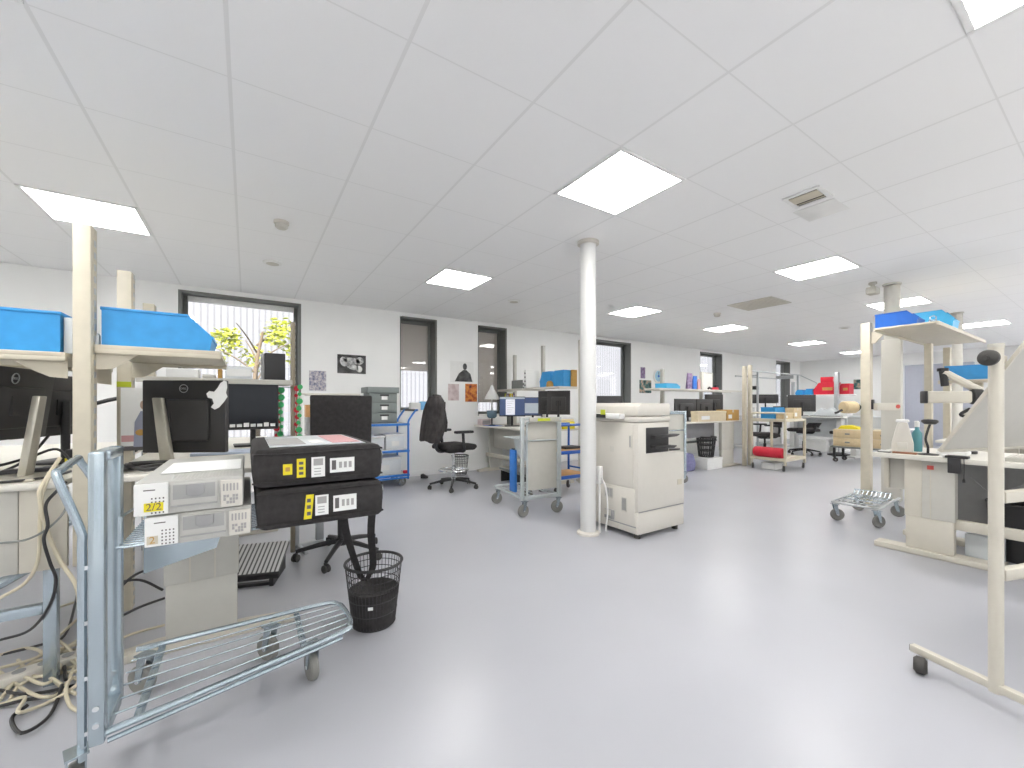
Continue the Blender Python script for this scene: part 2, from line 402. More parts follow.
c = thing('ceiling_camera', 'beige box device fixed to the ceiling left of the square column', 'camera', (6.27, 1.74, CEIL))
b = MB(); b.lathe([(.04, 0), (.04, -.02), (.02, -.03), (.02, -.06)], 'vent', 16); b.build('mount', c)
b = MB(); b.box(-.07, .07, -.05, .05, -.14, -.06, 'vent', .012); b.build('housing', c)

# ------------------------------------------------------------------ shared builders
def bin_mesh(b, L, W, H, m, t=.004):
    """picking bin, long side on x, low sloped mouth at +x"""
    side = [(0, 0), (L, 0), (L+.01, H*.42), (L*.78, H), (0, H)]
    b.prism(side, -W/2, -W/2+t, m, 'y'); b.prism(side, W/2-t, W/2, m, 'y')
    b.box(0, L, -W/2+t, W/2-t, 0, t, m)
    b.box(0, t, -W/2+t, W/2-t, t, H, m)
    b.prism([(L-t, t), (L, t), (L+.01, H*.42), (L+.006-t, H*.42)], -W/2+t, W/2-t, m, 'y')
    b.box(-.004, .004, -W/2-.003, W/2+.003, H-.012, H+.002, m, .002)
    for s in (-1, 1): b.box(0, L*.78, s*W/2-.004, s*W/2+.004, H-.010, H+.002, m, .002)
    b.box(L+.004, L+.014, -W/2-.001, W/2+.001, H*.34, H*.43, m, .002)
    return b
def bin_thing(loc, rz, L, W, H, m, label, group=None):
    o = bin_mesh(MB(), L, W, H, m).build('storage_bin', loc=loc, rot=(0, 0, rz)); return tag(o, label, 'bin', group)

def caster(root, x, y, h, fork='galv', wheel='rubber', r=.05, ang=0, name='caster'):
    X = T(x, y, 0) @ RZ(ang)
    b = MB()
    b.box(-.03, .03, -.025, .025, h-.006, h, fork, X=X)
    for s in (-1, 1): b.prism([(-.018, h-.006), (.018, h-.006), (.034, r-.008), (.02, r-.012), (.006, r)], s*.019-.002, s*.019+.002, fork, 'y', X)
    c = b.build(name, root)
    w = MB(); w.lathe([(.008, -.0155), (r*.62, -.0155), (r*.9, -.0165), (r, -.009), (r, .009), (r*.9, .0165), (r*.62, .0155), (.008, .0155)], wheel, 24, X=X @ T(.02, 0, r) @ RX(PI/2))
    w.cyl((.02, -.024, r), (.02, .024, r), .007, 'steel', n=10, X=X)
    w.build('wheel', c); return c

def trolley(name, label, loc, rz, L, W, taper=0.0, shelf=None, panel=None, wheels=None, hz=1.02, handle='narrow', m='galv', wires=5, FW=None, wr=.052, pw=.022):
    t = thing(name, label, 'trolley', loc, rz)
    PZ = .185
    FW = FW or W
    if handle != 'none':
        b = MB()
        for y in (0, FW):
            b.box(-pw, pw, y-.02, y+.02, PZ-.02, hz, m, .006)
            b.cyl((.0, y-.022, PZ+.04), (.0, y-.019, PZ+.04), .008, 'chrome', n=10); b.cyl((0, y-.022, PZ+.09), (0, y-.019, PZ+.09), .008, 'chrome', n=10)
        b.box(-.024, .024, .02, FW-.02, hz-.03, hz-.001, m, .006)
        b.box(-.02, .02, .02, FW-.02, PZ-.02, PZ+.02, m, .004)
        b.build('end_frame', t)
        b = MB()
        if handle == 'narrow':
            b.tube(smooth([(-.032, -.004, .13), (-.032, -.004, .5), (-.032, -.004, .74), (-.036, -.004, .80), (-.082, 0, .95), (-.084, .03, .968), (-.084, .16, .985), (-.08, .18, .975), (-.04, .185, .85), (-.04, .185, .5), (-.04, .185, .13)], 5), .0105, m, 10)
            for z in (.2, .36, .52, .68): b.box(-.03, -.012, -.012, .004, z, z+.012, 'chrome')
        else:
            b.tube(smooth([(-.03, .04, .2), (-.03, .04, .6), (-.03, .04, hz-.09), (-.03, .06, hz-.05), (-.03, .10, hz-.04), (-.03, FW-.10, hz-.04), (-.03, FW-.06, hz-.05), (-.03, FW-.04, hz-.09), (-.03, FW-.04, .6), (-.03, FW-.04, .2)], 5), .011, m, 10)
            b.cyl((-.03, .04, .78), (-.03, FW-.04, .78), .008, m, n=8)
        b.build('push_handle', t)
    b = MB()
    f = lambda x: taper*x/L
    b.tube(smooth([(0, 0, PZ), (L*.5, f(L*.5), PZ), (L*.93, f(L*.93), PZ), (L*.985, f(L)+.03, PZ), (L, f(L)+.09, PZ), (L-.005, W-.10, PZ), (L-.02, W-.04, PZ), (L*.9, W, PZ), (L*.5, W, PZ), (0, W, PZ)], 5), .011, m, 8)
    b.tube([(0.02, 0, PZ-.024), (L*.93, f(L*.93), PZ-.024)], .008, m, 8)
    for k in range(1, wires+1):
        u = k/(wires+1)
        b.tube([(0, W*u, PZ), (L*.99, f(L)+(W-f(L))*u, PZ)], .0035, m, 6)
    for x in (.08, L*.74): b.box(x-.012, x+.012, f(x)+.01, W-.01, PZ-.018, PZ-.006, m, .002)
    b.build('platform', t)
    if shelf:
        z, sx, s0, s1 = shelf
        b = MB()
        b.tube([(.025, s0, z), (sx, s0, z), (sx, s1, z), (.025, s1, z)], .005, m, 8)
        for k in range(1, 15): b.tube([(.03, s0+(s1-s0)*k/15, z), (sx, s0+(s1-s0)*k/15, z)], .0028, m, 6)
        for k in range(4): b.box(.1+(sx-.15)*k/3, .115+(sx-.15)*k/3, s0, s1, z-.009, z-.004, m)
        b.prism([(.026, z-.01), (.30, z-.01), (.26, z-.16), (.026, z-.22)], s1-.012, s1-.006, m, 'y')
        b.tube([(.03, s0+.02, z), (.03, s0+.02, z+.09), (.06, s1-.1, z+.09), (.06, s1-.1, z)], .005, m, 6)
        b.build('upper_shelf', t)
    if panel:
        b = MB(); b.box(-.018, .0, .045, FW-.045, PZ+.08, hz-.05, panel, .003); b.build('end_panel', t)
    for (x, y, a) in wheels: caster(t, x, y, PZ-.025, r=wr, ang=a)
    return t

def post(x, y, z0, z1, label, group=None, w=.062, dpt=.085, m='cream', rz=0):
    o = thing('upright_post', label, 'post', (x, y, 0), rz, group)
    b = MB(); b.box(-w/2, w/2, -dpt/2, dpt/2, z0, z1, m, .004); b.build('profile', o)
    b = MB()
    n = int((z1-z0)/.05); b.box(w/2, w/2+.002, -.016, .016, z0+.01, z1-.01, m)
    for k in range(n): b.box(w/2, w/2+.004, -.012, .012, z0+.02+k*.05, z0+.045+k*.05, 'steel')
    b.build('slot_strip', o)
    return o

def shelf_thing(label, loc, L, W, rz=0, m='cream', t=.025, brk=None, under='beige'):
    """shelf: x = L, y = W, near edge at y=0, underside at z=0"""
    o = thing('bench_shelf', label, 'shelf', loc, rz)
    b = MB(); b.box(0, L, 0, W, .006, t, m, .003); b.box(0, L, 0, .018, -.012, .008, m, .003); b.box(0, L, W-.018, W, -.012, .008, m, .003); b.build('shelf_board', o)
    if brk is not None:
        s = 1 if brk == 0 else -1
        x = 0 if brk == 0 else L
        for y in (.004, W-.016):
            b = MB(); b.prism([(x, .005), (x+s*L*.36, .005), (x+s*L*.29, -.018), (x+s*L*.20, -.05), (x+s*.05, -.075), (x, -.08)], y+.018, y+.024, m, 'y') if y < .1 else b.prism([(x, .005), (x+s*L*.36, .005), (x+s*L*.29, -.018), (x+s*L*.20, -.05), (x+s*.05, -.075), (x, -.08)], y-.012, y-.006, m, 'y')
            b.build('bracket', o)
    return o

def monitor(label, loc, rz, w, h, z, tilt=0.0, pole=None, logo=False, screen='screen', base=True, stand_m='pole', extra=None, group=None, t=.032, pdx=0.0, lean=0.0, ysh=0.0, ptop=.03):
    """screen looks along local -y, its foot stands at the origin height; z = height of panel centre over the foot"""
    o = thing('monitor', label, 'monitor', loc, rz, group)
    X = T(0, 0, z) @ RX(tilt)
    b = MB(); b.box(-w/2, w/2, -.012, t-.012, -h/2, h/2, 'mon', .006, X); b.box(-w*.32, w*.32, t-.014, t+.012, -h*.34, h*.24, 'mon', .012, X); b.build('shell', o)
    b = MB(); b.box(-w/2+.010, w/2-.010, -.0145, -.0115, -h/2+.016, h/2-.010, screen, X=X); 
    if extra: extra(b, X, w, h)
    b.build('screen', o)
    yy = t+.012
    b = MB()
    if pole == 'slab':
        b.prism([(pdx-.030, .012), (pdx+.030, .012), (pdx+lean+.024, z+ptop), (pdx+lean-.024, z+ptop)], yy+.004, yy+.030, stand_m, 'y', Matrix(((1, 0, 0, 0), (0, 1, ysh, 0), (0, 0, 1, 0), (0, 0, 0, 1))), bev=.004)
        b.box(pdx+lean-.05, pdx+lean+.05, yy-.006, yy+.006, z-.05, z+.03, 'mon')
    else:
        b.cyl((0, yy+.012, .01), (0, yy+.012, z+.02), .018, 'black', n=14); b.box(-.04, .04, yy-.004, yy+.006, z-.05, z+.03, 'black')
    b.build('stand', o)
    if base:
        b = MB(); b.box(-.12, .12, -.06, .14, 0, .012, stand_m if pole == 'slab' else 'black', .005); b.build('foot', o)
    if logo:
        b = MB(); n = 24
        Xl = X @ T(0, t-.0105, h*.5-.045) @ RZ(PI) @ FRONT
        b.tube([(.021*math.cos(2*PI*k/n), .021*math.sin(2*PI*k/n), 0) for k in range(n)], .0022, 'steel', 6, True, X=Xl)
        b.text('DELL', .0145, 'steel', Xl); b.build('logo', o)
    return o

def tleg(root, x0, x1, y, ztop, foot, t=.06, m='greybeige', fm='beige'):
    """telescopic panel leg whose wide face lies in xz at y..y+t, with a floor foot along x"""
    b = MB(); n = 3; w = (x1-x0)
    b.box(x0, x1, y, y+t, .31, ztop, m, .004); b.box(x0+.006, x1-.006, y+.005, y+t-.005, .04, .31, m, .004)
    for k in (1, 2): b.box(x0+w*k/3-.003, x0+w*k/3+.003, y-.003, y+.001, .31, ztop, fm)
    b.build('leg', root)
    b = MB(); b.prism([(foot[0], 0), (foot[1], 0), (foot[1], .03), (x1+.03, .05), (x0-.03, .05), (foot[0], .03)], y-.01, y+t+.01, fm, 'y', bev=.004); b.build('foot', root)

def office_chair(label, loc, rz, back=(.44, .50), zb=.80, seat_z=.52, ring=False, arms=True, base_m='black', R=.31, group=None):
    """faces local +x"""
    o = thing('office_chair', label, 'chair', loc, rz, group)
    for k in range(5):
        a = 2*PI*k/5+.3; ca, sa = math.cos(a), math.sin(a)
        b = MB(); b.tube([(.03*ca, .03*sa, .12), (R*.5*ca, R*.5*sa, .105), (R*ca, R*sa, .075)], .022, base_m, 8, r1=.014); l = b.build('base_arm', o)
        b = MB(); X = T(R*ca, R*sa, 0) @ RZ(a+1.0)
        for s in (-1, 1): b.lathe([(.006, -.009), (.02, -.009), (.027, -.005), (.027, .005), (.02, .009), (.006, .009)], 'drub', 16, X=X @ T(0, s*.014, .027) @ RX(PI/2))
        b.box(-.02, .025, -.006, .006, .03, .066, 'black', .004, X); b.build('caster', l)
    b = MB(); b.lathe([(.04, .09), (.04, .14), (.028, .15), (.028, .30), (.018, .31), (.018, seat_z-.06)], 'chrome' if ring else 'black', 20); b.build('gas_lift', o)
    if ring:
        b = MB(); n = 32; b.tube([(.20*math.cos(2*PI*k/n), .20*math.sin(2*PI*k/n), .25) for k in range(n)], .011, 'chrome', 8, True)
        for k in range(3): b.cyl((.03*math.cos(2.1*k), .03*math.sin(2.1*k), .25), (.2*math.cos(2.1*k), .2*math.sin(2.1*k), .25), .008, 'chrome', n=8)
        b.build('foot_ring', o)
    b = MB(); b.box(-.12, .12, -.09, .09, seat_z-.07, seat_z-.02, 'black', .015); b.build('mechanism', o)
    b = MB(); b.prism([(-.22, seat_z-.02), (-.22, seat_z+.03), (-.18, seat_z+.06), (.16, seat_z+.06), (.23, seat_z+.045), (.25, seat_z+.01), (.2, seat_z-.03)], -.23, .23, 'soft', 'y', bev=.02); b.build('seat', o)
    w, h = back
    b = MB(); b.prism([(-.235, 0), (-.20, 0), (-.19, h*.3), (-.225, h*.7), (-.27, h), (-.31, h), (-.275, h*.7), (-.24, h*.3)], -w/2, w/2, 'soft', 'y', T(0, 0, zb), bev=.012); b.build('backrest', o)
    b = MB(); b.tube(smooth([(-.10, 0, seat_z-.04), (-.24, 0, seat_z-.03), (-.29, 0, seat_z+.1), (-.275, 0, zb+h*.35)]), .022, 'black', 8); b.build('back_bar', o)
    if arms:
        for s in (-1, 1):
            b = MB(); b.tube(smooth([(0, s*.15, seat_z-.04), (0, s*.27, seat_z-.02), (-.02, s*.285, seat_z+.08), (-.03, s*.285, seat_z+.21)]), .02, 'black', 8); a = b.build('armrest', o)
            b = MB(); b.box(-.15, .12, s*.285-.045, s*.285+.045, seat_z+.21, seat_z+.245, 'black', .014); b.build('arm_pad', a)
    return o

def poster(label, x0, x1, z0, z1, m, y=WY-.004, name='wall_print', cat='print', deco=None, group=None, th=.003):
    b = MB(); b.box(x0, x1, y-th+.003, y+.003, z0, z1, m)
    if deco: deco(b, x0, x1, z0, z1, y-th+.003)
    return tag(b.build(name), label, cat, group)
def blob(b, cx, cz, rx, rz, y, m, n=14, rot=0):
    b.prism([(cx+rx*math.cos(2*PI*k/n)*math.cos(rot)-rz*math.sin(2*PI*k/n)*math.sin(rot), cz+rx*math.cos(2*PI*k/n)*math.sin(rot)+rz*math.sin(2*PI*k/n)*math.cos(rot)) for k in range(n)], y-.0012, y, m, 'y')
def cable(label, pts, r=.005, m='cablew', group=None, k=6, name='cable'):
    b = MB(); b.tube(smooth(pts, k), r, m, 7); return tag(b.build(name), label, 'cable', group)

# ================================================================== LEFT: trolley in front
TX, TY = -.368, 1.67
trolley('roll_trolley', 'galvanised wire platform trolley in the left foreground carrying grey boxes and black cases', (TX, TY, 0), 0, .76, .50, taper=.20, FW=.19, wr=.056, pw=.018,
        shelf=(.71, .84, .07, .48), wheels=[(-.045, 0, PI*.6), (.60, .215, PI*.55), (.46, .47, 2.2), (.03, .50, 2.4)])
def grey_box(x, y, z, w, d, h, label, yel):
    o = thing('equipment_box', label, 'box', (x, y, z), 0)
    b = MB(); b.box(0, w, .006, d, 0, h, 'box', .007)
    for k in range(18): b.box(w*.30+k*w*.034, w*.30+k*w*.034+.003, .012, d*.5, h-.001, h+.0012, 'box')
    b.build('body', o)
    b = MB(); b.box(w*.31, w*.74, .001, .007, h*.16, h*.90, 'box', .002); b.box(w*.33, w*.72, -.001, .003, h*.42, h*.86, 'boxdk', .001); b.box(w*.31, w*.74, -.002, .002, h*.20, h*.25, 'boxdk'); b.build('front_panel', o)
    b = MB(); b.prism([(w*.45, h*.86), (w*.62, h*.86), (w*.62, h*.56), (w*.585, h*.48), (w*.485, h*.48), (w*.45, h*.56)], -.007, -.001, 'midgrey', 'y', bev=.002); b.build('latch', o)
    b = MB(); b.box(0, w*.29, -.004, .006, .004, h-.004, 'paper', .002)
    for i in range(4):
        for j in range(5):
            if yel and j in (1, 2): continue
            b.box(w*(.145+.033*i), w*(.158+.033*i), -.005, -.003, h*(.08+.105*j), h*(.125+.105*j), 'ink')
    b.box(w*.08, w*.18, -.005, -.003, h*.76, h*.79, 'ink')
    b.build('front_label', o)
    b = MB()
    if yel:
        b.box(w*.085, w*.25, -.0062, -.004, h*.15, h*.40, 'yellow'); b.text('2/2', .030, 'ink', T(w*.168, -.0064, h*.275) @ FRONT)
    else:
        b.box(w*.02, w*.115, -.0062, -.004, h*.12, h*.38, 'cream'); b.text('2', .030, 'carton', T(w*.066, -.0064, h*.25) @ FRONT)
    b.build('number_sticker', o)
    b = MB(); b.box(w*.77, w*.99, -.003, .006, .004, h-.012, 'offwhite', .002)
    for k in range(5): b.box(w*(.795+.034*k), w*(.812+.034*k), -.0042, -.003, h*.55, h*.78, 'inkgrey')
    for i in range(5):
        for j in range(3):
            if (i*3+j*5) % 4: b.box(w*(.80+.03*i), w*(.825+.03*i), -.0042, -.003, h*(.14+.1*j), h*(.225+.1*j), 'inkgrey')
    b.build('side_label', o)
    return o
grey_box(-.262, 1.655, .717, .275, .66, .098, 'lower grey equipment box of the stack on the trolley, half hidden', False)
gb = grey_box(-.285, 1.645, .8165, .275, .66, .104, 'upper grey equipment box with yellow 2/2 sticker on the trolley', True)
b = MB(); b.box(-.245, -.02, 1.80, 2.10, .9225, .9245, 'paper', X=None); tag(b.build('paper_sheet'), 'white paper sheet lying on the upper grey equipment box', 'paper')

def black_case(x, y, z, w, d, h, label, top):
    o = thing('carry_case', label, 'case', (x, y, z))
    b = MB(); b.prism([(0, .012), (.02, 0), (w-.012, 0), (w, .014), (w+.004, h*.55), (w-.004, h-.008), (w-.02, h), (.014, h), (-.002, h-.012), (-.006, h*.5)], 0, d, 'soft', 'y', bev=.008)
    b.build('body', o)
    b = MB()
    for zz in (.018, h-.018): b.tube([(-.004, -.002, zz), (w*.3, -.005, zz-.003), (w*.7, -.004, zz), (w+.001, -.002, zz), (w+.004, d, zz)], .0035, 'soft', 6)
    b.build('piping', o)
    b = MB()
    for zz in ([h*.6]):
        n = 14; b.tube([(w+.010, .05+.018*math.cos(2*PI*k/n), zz+.022*math.sin(2*PI*k/n)) for k in range(n)], .003, 'chrome', 6, True)
    b.box(w-.002, w+.010, .03, .07, h*.6-.03, h*.6-.016, 'soft')
    b.build('strap_ring', o)
    def stick(x0, x1, z0, z1, m, name, deco=0, sk=0):
        b = MB(); b.prism([(x0*w, z0*h), (x1*w, z0*h), (x1*w+sk*w, z1*h), (x0*w+sk*w, z1*h)], -.004, -.0005, m, 'y')
        W = x1-x0; Hh = z1-z0
        if deco == 1:
            for i in range(3): b.box((x0+W*.25)*w+sk*w*.5, (x1-W*.25)*w+sk*w*.5, -.005, -.0035, (z0+Hh*(.15+.27*i))*h, (z0+Hh*(.30+.27*i))*h, 'ink')
        if deco == 2:
            b.box((x0+W*.15)*w, (x1-W*.15)*w, -.005, -.0035, (z0+Hh*.58)*h, (z0+Hh*.92)*h, 'inkgrey')
            for i in range(3): b.box((x0+W*.2)*w, (x1-W*.3)*w, -.005, -.0035, (z0+Hh*(.12+.14*i))*h, (z0+Hh*(.16+.14*i))*h, 'inkgrey')
        if deco == 3:
            b.box((x0+W*.07)*w, (x0+W*.24)*w, -.005, -.0035, (z0+Hh*.2)*h, (z0+Hh*.85)*h, 'ink')
            for i in range(3): b.box((x0+W*(.36+.2*i))*w, (x0+W*(.48+.2*i))*w, -.005, -.0035, (z0+Hh*.3)*h, (z0+Hh*.72)*h, 'inkgrey')
        return b.build(name, o)
    if top:
        s = stick(.205, .272, .30, .58, 'yellow', 'yellow_sticker'); 
        b = MB(); b.box(.222*w, .255*w, -.0052, -.004, .39*h, .50*h, 'carton'); b.build('sticker_mark', s)
        stick(.305, .37, .20, .70, 'yellow', 'yellow_sticker', 1); stick(.415, .52, .18, .72, 'paper', 'white_label', 2); stick(.56, .76, .26, .66, 'paper', 'address_label', 3)
        b = MB(); b.box(.05, w-.05, .05, d-.06, h, h+.003, 'cloudy', .001); 
        b.box(w*.62, w*.86, .10, d-.10, h+.003, h+.0042, 'pink'); b.box(w*.45, w*.56, .12, .30, h+.003, h+.0042, 'paper'); b.box(w*.12, w*.40, .10, .42, h+.003, h+.0042, 'inkgrey')
        b.build('document_pouch', o)
    else:
        stick(.335, .395, .16, .78, 'yellow', 'yellow_sticker', 1, .02); stick(.425, .53, .22, .74, 'paper', 'white_label', 2); stick(.57, .765, .26, .68, 'paper', 'address_label', 3)
    return o
lc = black_case(.03, 1.655, .718, .425, .62, .142, 'lower black fabric carry case of the two on the trolley, straps hanging', False)
uc = black_case(.018, 1.65, .868, .432, .62, .135, 'upper black fabric carry case with two yellow stickers and clear pouch', True)
for pts in ([(.30, .20, .02), (.32, .25, -.004), (.36, .37, -.16), (.44, .48, -.40), (.48, .53, -.47)], [(.43, .24, .05), (.455, .27, -.004), (.475, .38, -.18), (.51, .48, -.38), (.495, .54, -.47)]):
    P = smooth(pts, 5); b = MB()
    for p, q in zip(P, P[1:]):
        d = (q-p); L = d.length
        X = Matrix.Translation(p) @ d.to_track_quat('Z', 'Y').to_matrix().to_4x4()
        b.box(-.017, .017, -.0025, .0025, 0, L+.004, 'soft', X=X)
    b.build('strap', lc)

# waste bin
wb = thing('waste_bin', 'black wire mesh waste bin with liner on the floor by the trolley', 'bin', (.565, 2.215, 0))
R0, R1, HB = .108, .143, .325
b = MB()
for k in range(44):
    a = 2*PI*k/44; b.tube([(R0*math.cos(a), R0*math.sin(a), .01), (R1*math.cos(a), R1*math.sin(a), HB)], .0016, 'black', 5)
for z in (.01, .08, .15, .21, .255, .29): b.tube([((R0+(R1-R0)*z/HB)*math.cos(2*PI*k/40), (R0+(R1-R0)*z/HB)*math.sin(2*PI*k/40), z) for k in range(40)], .0022, 'black', 5, True)
b.build('mesh_wall', wb)
b = MB(); b.tube([(R1*math.cos(2*PI*k/48), R1*math.sin(2*PI*k/48), HB) for k in range(48)], .008, 'black', 8, True); b.build('rim', wb)
b = MB(); b.lathe([(R0-.002, .004), (R0+.004, .03), (R0+.017, .16), (R0+.019, .185), (R0+.012, .19), (R0-.02, .165), (.001, .15)], 'soft', 40); b.build('liner', wb)
b = MB(); X = T(0, 0, 0) @ RZ(math.radians(-112)); b.box(R0+.014, R0+.017, -.012, .012, .125, .14, 'paper', X=X); b.build('label_plate', wb)

# ================================================================== LEFT: bench with electric legs
bl = thing('workbench', 'cream height adjustable workbench behind the foreground trolley', 'workbench', (0, 0, 0))
b = MB(); b.box(-.53, .16, 2.36, 4.55, .825, .852, 'top', .006); b.build('worktop', bl)
tleg(bl, -.325, -.035, 2.47, .80, (-.50, .24)); tleg(bl, -.325, -.035, 4.3, .80, (-.50, .24))
b = MB(); b.box(-.30, -.06, 2.50, 4.36, .77, .824, 'beige', .003); b.build('cross_beam', bl)
b2 = thing('workbench', 'left workbench with beige end apron cut by the left picture edge', 'workbench')
b = MB(); b.box(-1.55, -.62, 2.34, 4.55, .825, .852, 'top', .008); b.build('worktop', b2)
b = MB(); b.box(-1.5, -.745, 2.37, 2.39, .50, .824, 'greybeige', .003); b.box(-.742, -.61, 2.365, 2.385, .50, .824, 'beige', .003); b.build('end_apron', b2)
for yy in (2.44, 4.3):
    b = MB()
    for (xa, xb) in ((-.70, -.66), (-1.45, -1.41)): b.box(xa, xb, yy, yy+.04, .0, .82, 'galv', .003)
    b.tube([(-1.40, yy+.02, .10), (-.70, yy+.02, .52)], .02, 'galv', 8); b.box(-1.41, -.70, yy, yy+.04, .30, .34, 'galv', .003)
    b.build('leg_frame', b2)
pg = 'slotted cream posts of the left benches'
p1 = post(-.566, 2.395, .50, 1.90, 'tall cream slotted post nearest on the left, between the blue bins', pg, w=.054)
p2 = post(-.575, 3.13, 0, 1.905, 'second cream post with lime sticker, seen behind the nearest one', pg)
post(-.575, 3.80, 0, 1.86, 'third short-looking cream post behind the right blue bin', pg)
b = MB(); b.box(-.03, .03, -.0455, -.0425, 1.255, 1.285, 'lime'); b.build('lime_sticker', p2)
shelf_thing('cream shelf right of the nearest post carrying the right blue bin', (-.535, 2.375, 1.385), .43, .70, brk=0)
shelf_thing('cream shelf left of the nearest post carrying the left blue bin', (-1.10, 2.375, 1.345), .482, .70, brk=1)
bin_thing((-.520, 2.56, 1.411), 0, .372, .30, .163, 'blue', 'blue open bin on the shelf right of the tall cream post', None)
bin_thing((-.642, 2.56, 1.371), PI, .40, .30, .165, 'blue', 'blue bin cut by the left picture edge, on the left shelf', None)
b = MB(); b.box(-.638, -.606, 2.43, 2.60, 1.371, 1.52, 'cloudy', .004); tag(b.build('clear_box'), 'clear plastic box between left blue bin and tall post', 'box')
b = MB(); b.prism([(-.538, 1.412), (-.526, 1.412), (-.526, 1.45), (-.53, 1.46), (-.538, 1.44)], 2.40, 2.43, 'steel', 'y'); tag(b.build('shelf_clip'), 'small metal clip at the back of the right blue bin', 'clip')
# monitors on the left benches
monitor('big dark monitor seen from behind at the left picture edge, silver stand', (-.83, 2.52, .853), math.radians(-98.5), .54, .30, .31, tilt=-.12, pole='slab', logo=True, ysh=.13)
monitor('dark monitor mostly hidden between left monitor and tall post', (-.86, 3.12, .853), math.radians(-108), .50, .32, .30, tilt=-.05)
def scrap(b, X, w, h): pass
mr = monitor('dark monitor seen from behind above the grey boxes, white paper on its corner', (-.275, 2.82, .853), math.radians(150), .43, .39, .24, tilt=0.0, pole='slab', logo=True, pdx=.055, lean=.045, ptop=.10)
b = MB(); pts = [(0, 0), (.012, .02), (.004, .045), (-.015, .05), (-.022, .07), (-.01, .085), (.01, .082), (.022, .1), (.035, .13), (.05, .145), (.062, .14), (.066, .11), (.062, .08), (.07, .06), (.055, .03), (.035, .0), (.018, -.012)]
b.prism(pts, 0, .006, 'paper', 'y', bev=.002); o = b.build('paper_scrap', loc=(-.16, 2.66, 1.143), rot=(.02, .05, 0)); tag(o, 'torn white paper scrap hanging on the corner of a dark monitor', 'paper')
def caption(b, X, w, h):
    for k in range(7): b.box(-w*.45+k*w*.13, -w*.45+k*w*.13+w*.10, -.018, -.0144, -h*.44, -h*.44+.022+.008*(k % 3 == 2), 'paper', X=X)
monitor('black monitor with a row of white tags along its bottom bezel', (.04, 3.55, .853), .05, .32, .34, .29, extra=caption)
# far end shelf of the bench with garland
sh = shelf_thing('narrow grey shelf at the window end of the left bench', (-.60, 3.50, 1.315), .89, .30, m='greybeige')
post(.30, 3.62, 0, 1.80, 'thin perforated brown post with a paper garland, left of the window edge', None, w=.03, dpt=.03, m='brownpost')
bx = thing('box_file', 'black box file standing on the narrow grey shelf by the window', 'box', (.11, 3.54, 1.341))
b = MB(); b.box(0, .135, 0, .20, 0, .20, 'black', .004); b.build('cover', bx)
b = MB(); b.box(-.022, -.001, .01, .19, .003, .195, 'midgrey', .002)
for k in range(5): b.box(-.0235, -.0215, .04, .16, .02+k*.036, .036+k*.036, 'paper')
b.build('spine', bx)
b = MB(); b.box(-.13, .03, 3.52, 3.64, 1.341, 1.43, 'cloudy', .006); b.box(-.12, .02, 3.518, 3.52, 1.36, 1.41, 'paper'); tag(b.build('plastic_tray'), 'clear plastic tray on the narrow grey shelf beside the box file', 'tray')
b = MB(); b.box(-.172, -.148, 3.52, 3.62, 1.341, 1.405, 'carton', .003); tag(b.build('brown_box'), 'small red-brown box standing left of the clear plastic tray', 'box')
b = MB(); b.box(-.45, -.28, 3.52, 3.70, 1.341, 1.40, 'white', .004); b.box(-.26, -.19, 3.52, 3.70, 1.341, 1.365, 'greybeige', .003); tag(b.build('white_carton'), 'white carton on the grey shelf under the right blue bin', 'box')
ga = thing('paper_garland', 'red green and white festive paper garland hanging by the thin post', 'garland', (.22, 3.60, .86))
random.seed(3)
for i, (nm, m) in enumerate((('red_ornament', 'red'), ('green_ornament', 'leafgreen'), ('white_card', 'paper'))):
    if m == 'leafgreen': M[m] = mat('garland_green', (.05, .42, .14), .6)
    b = MB()
    if i < 2: [b.cyl((q+.018*i, -.002-.006*i, 0), (q+.018*i, -.002-.006*i, .43), .003, m, n=6) for q in (-.022, .105)]; b.box(-.022, .123, -.001, .001, .425, .43, m)
    if nm == 'white_card':
        b.box(-.045, .012, .012, .014, 0, .43, 'paper'); b.box(.085, .125, .012, .014, 0, .43, 'paper')
    else:
        for k in range(15):
            x = (-.022 if k % 2 else .105)+(.018 if i else 0)+random.uniform(-.008, .008); z = .03+k*.028+(.012 if i else 0); r = random.uniform(.013, .024)
            b.lathe([(.001, -.005), (r, -.002), (r, .002), (.001, .005)], m, 12, X=T(x, -.002-.006*i, z) @ RX(PI/2) @ RZ(k))
    b.build(nm, ga)
b = MB()
b.box(-.603, -.475, 3.20, 3.203, .90, 1.25, 'paper'); b.prism([(-.55, .92), (-.48, .92), (-.48, 1.06), (-.495, 1.12), (-.52, 1.12), (-.545, 1.06)], 3.197, 3.2, mat('print_shirt', (.33, .35, .45), .7), 'y')
blob(b, -.507, 1.155, .016, .026, 3.2, mat('print_skin', (.50, .36, .28), .7)); blob(b, -.52, 1.00, .022, .018, 3.197, 'carton'); b.box(-.60, -.53, 3.198, 3.2, .95, .985, 'pink'); b.box(-.60, -.48, 3.198, 3.2, .90, .925, 'ink')
o = b.build('photo_print', loc=(.018, -.135, -.0)); tag(o, 'photo print of a person in a grey shirt beside the lime-stickered post', 'print')
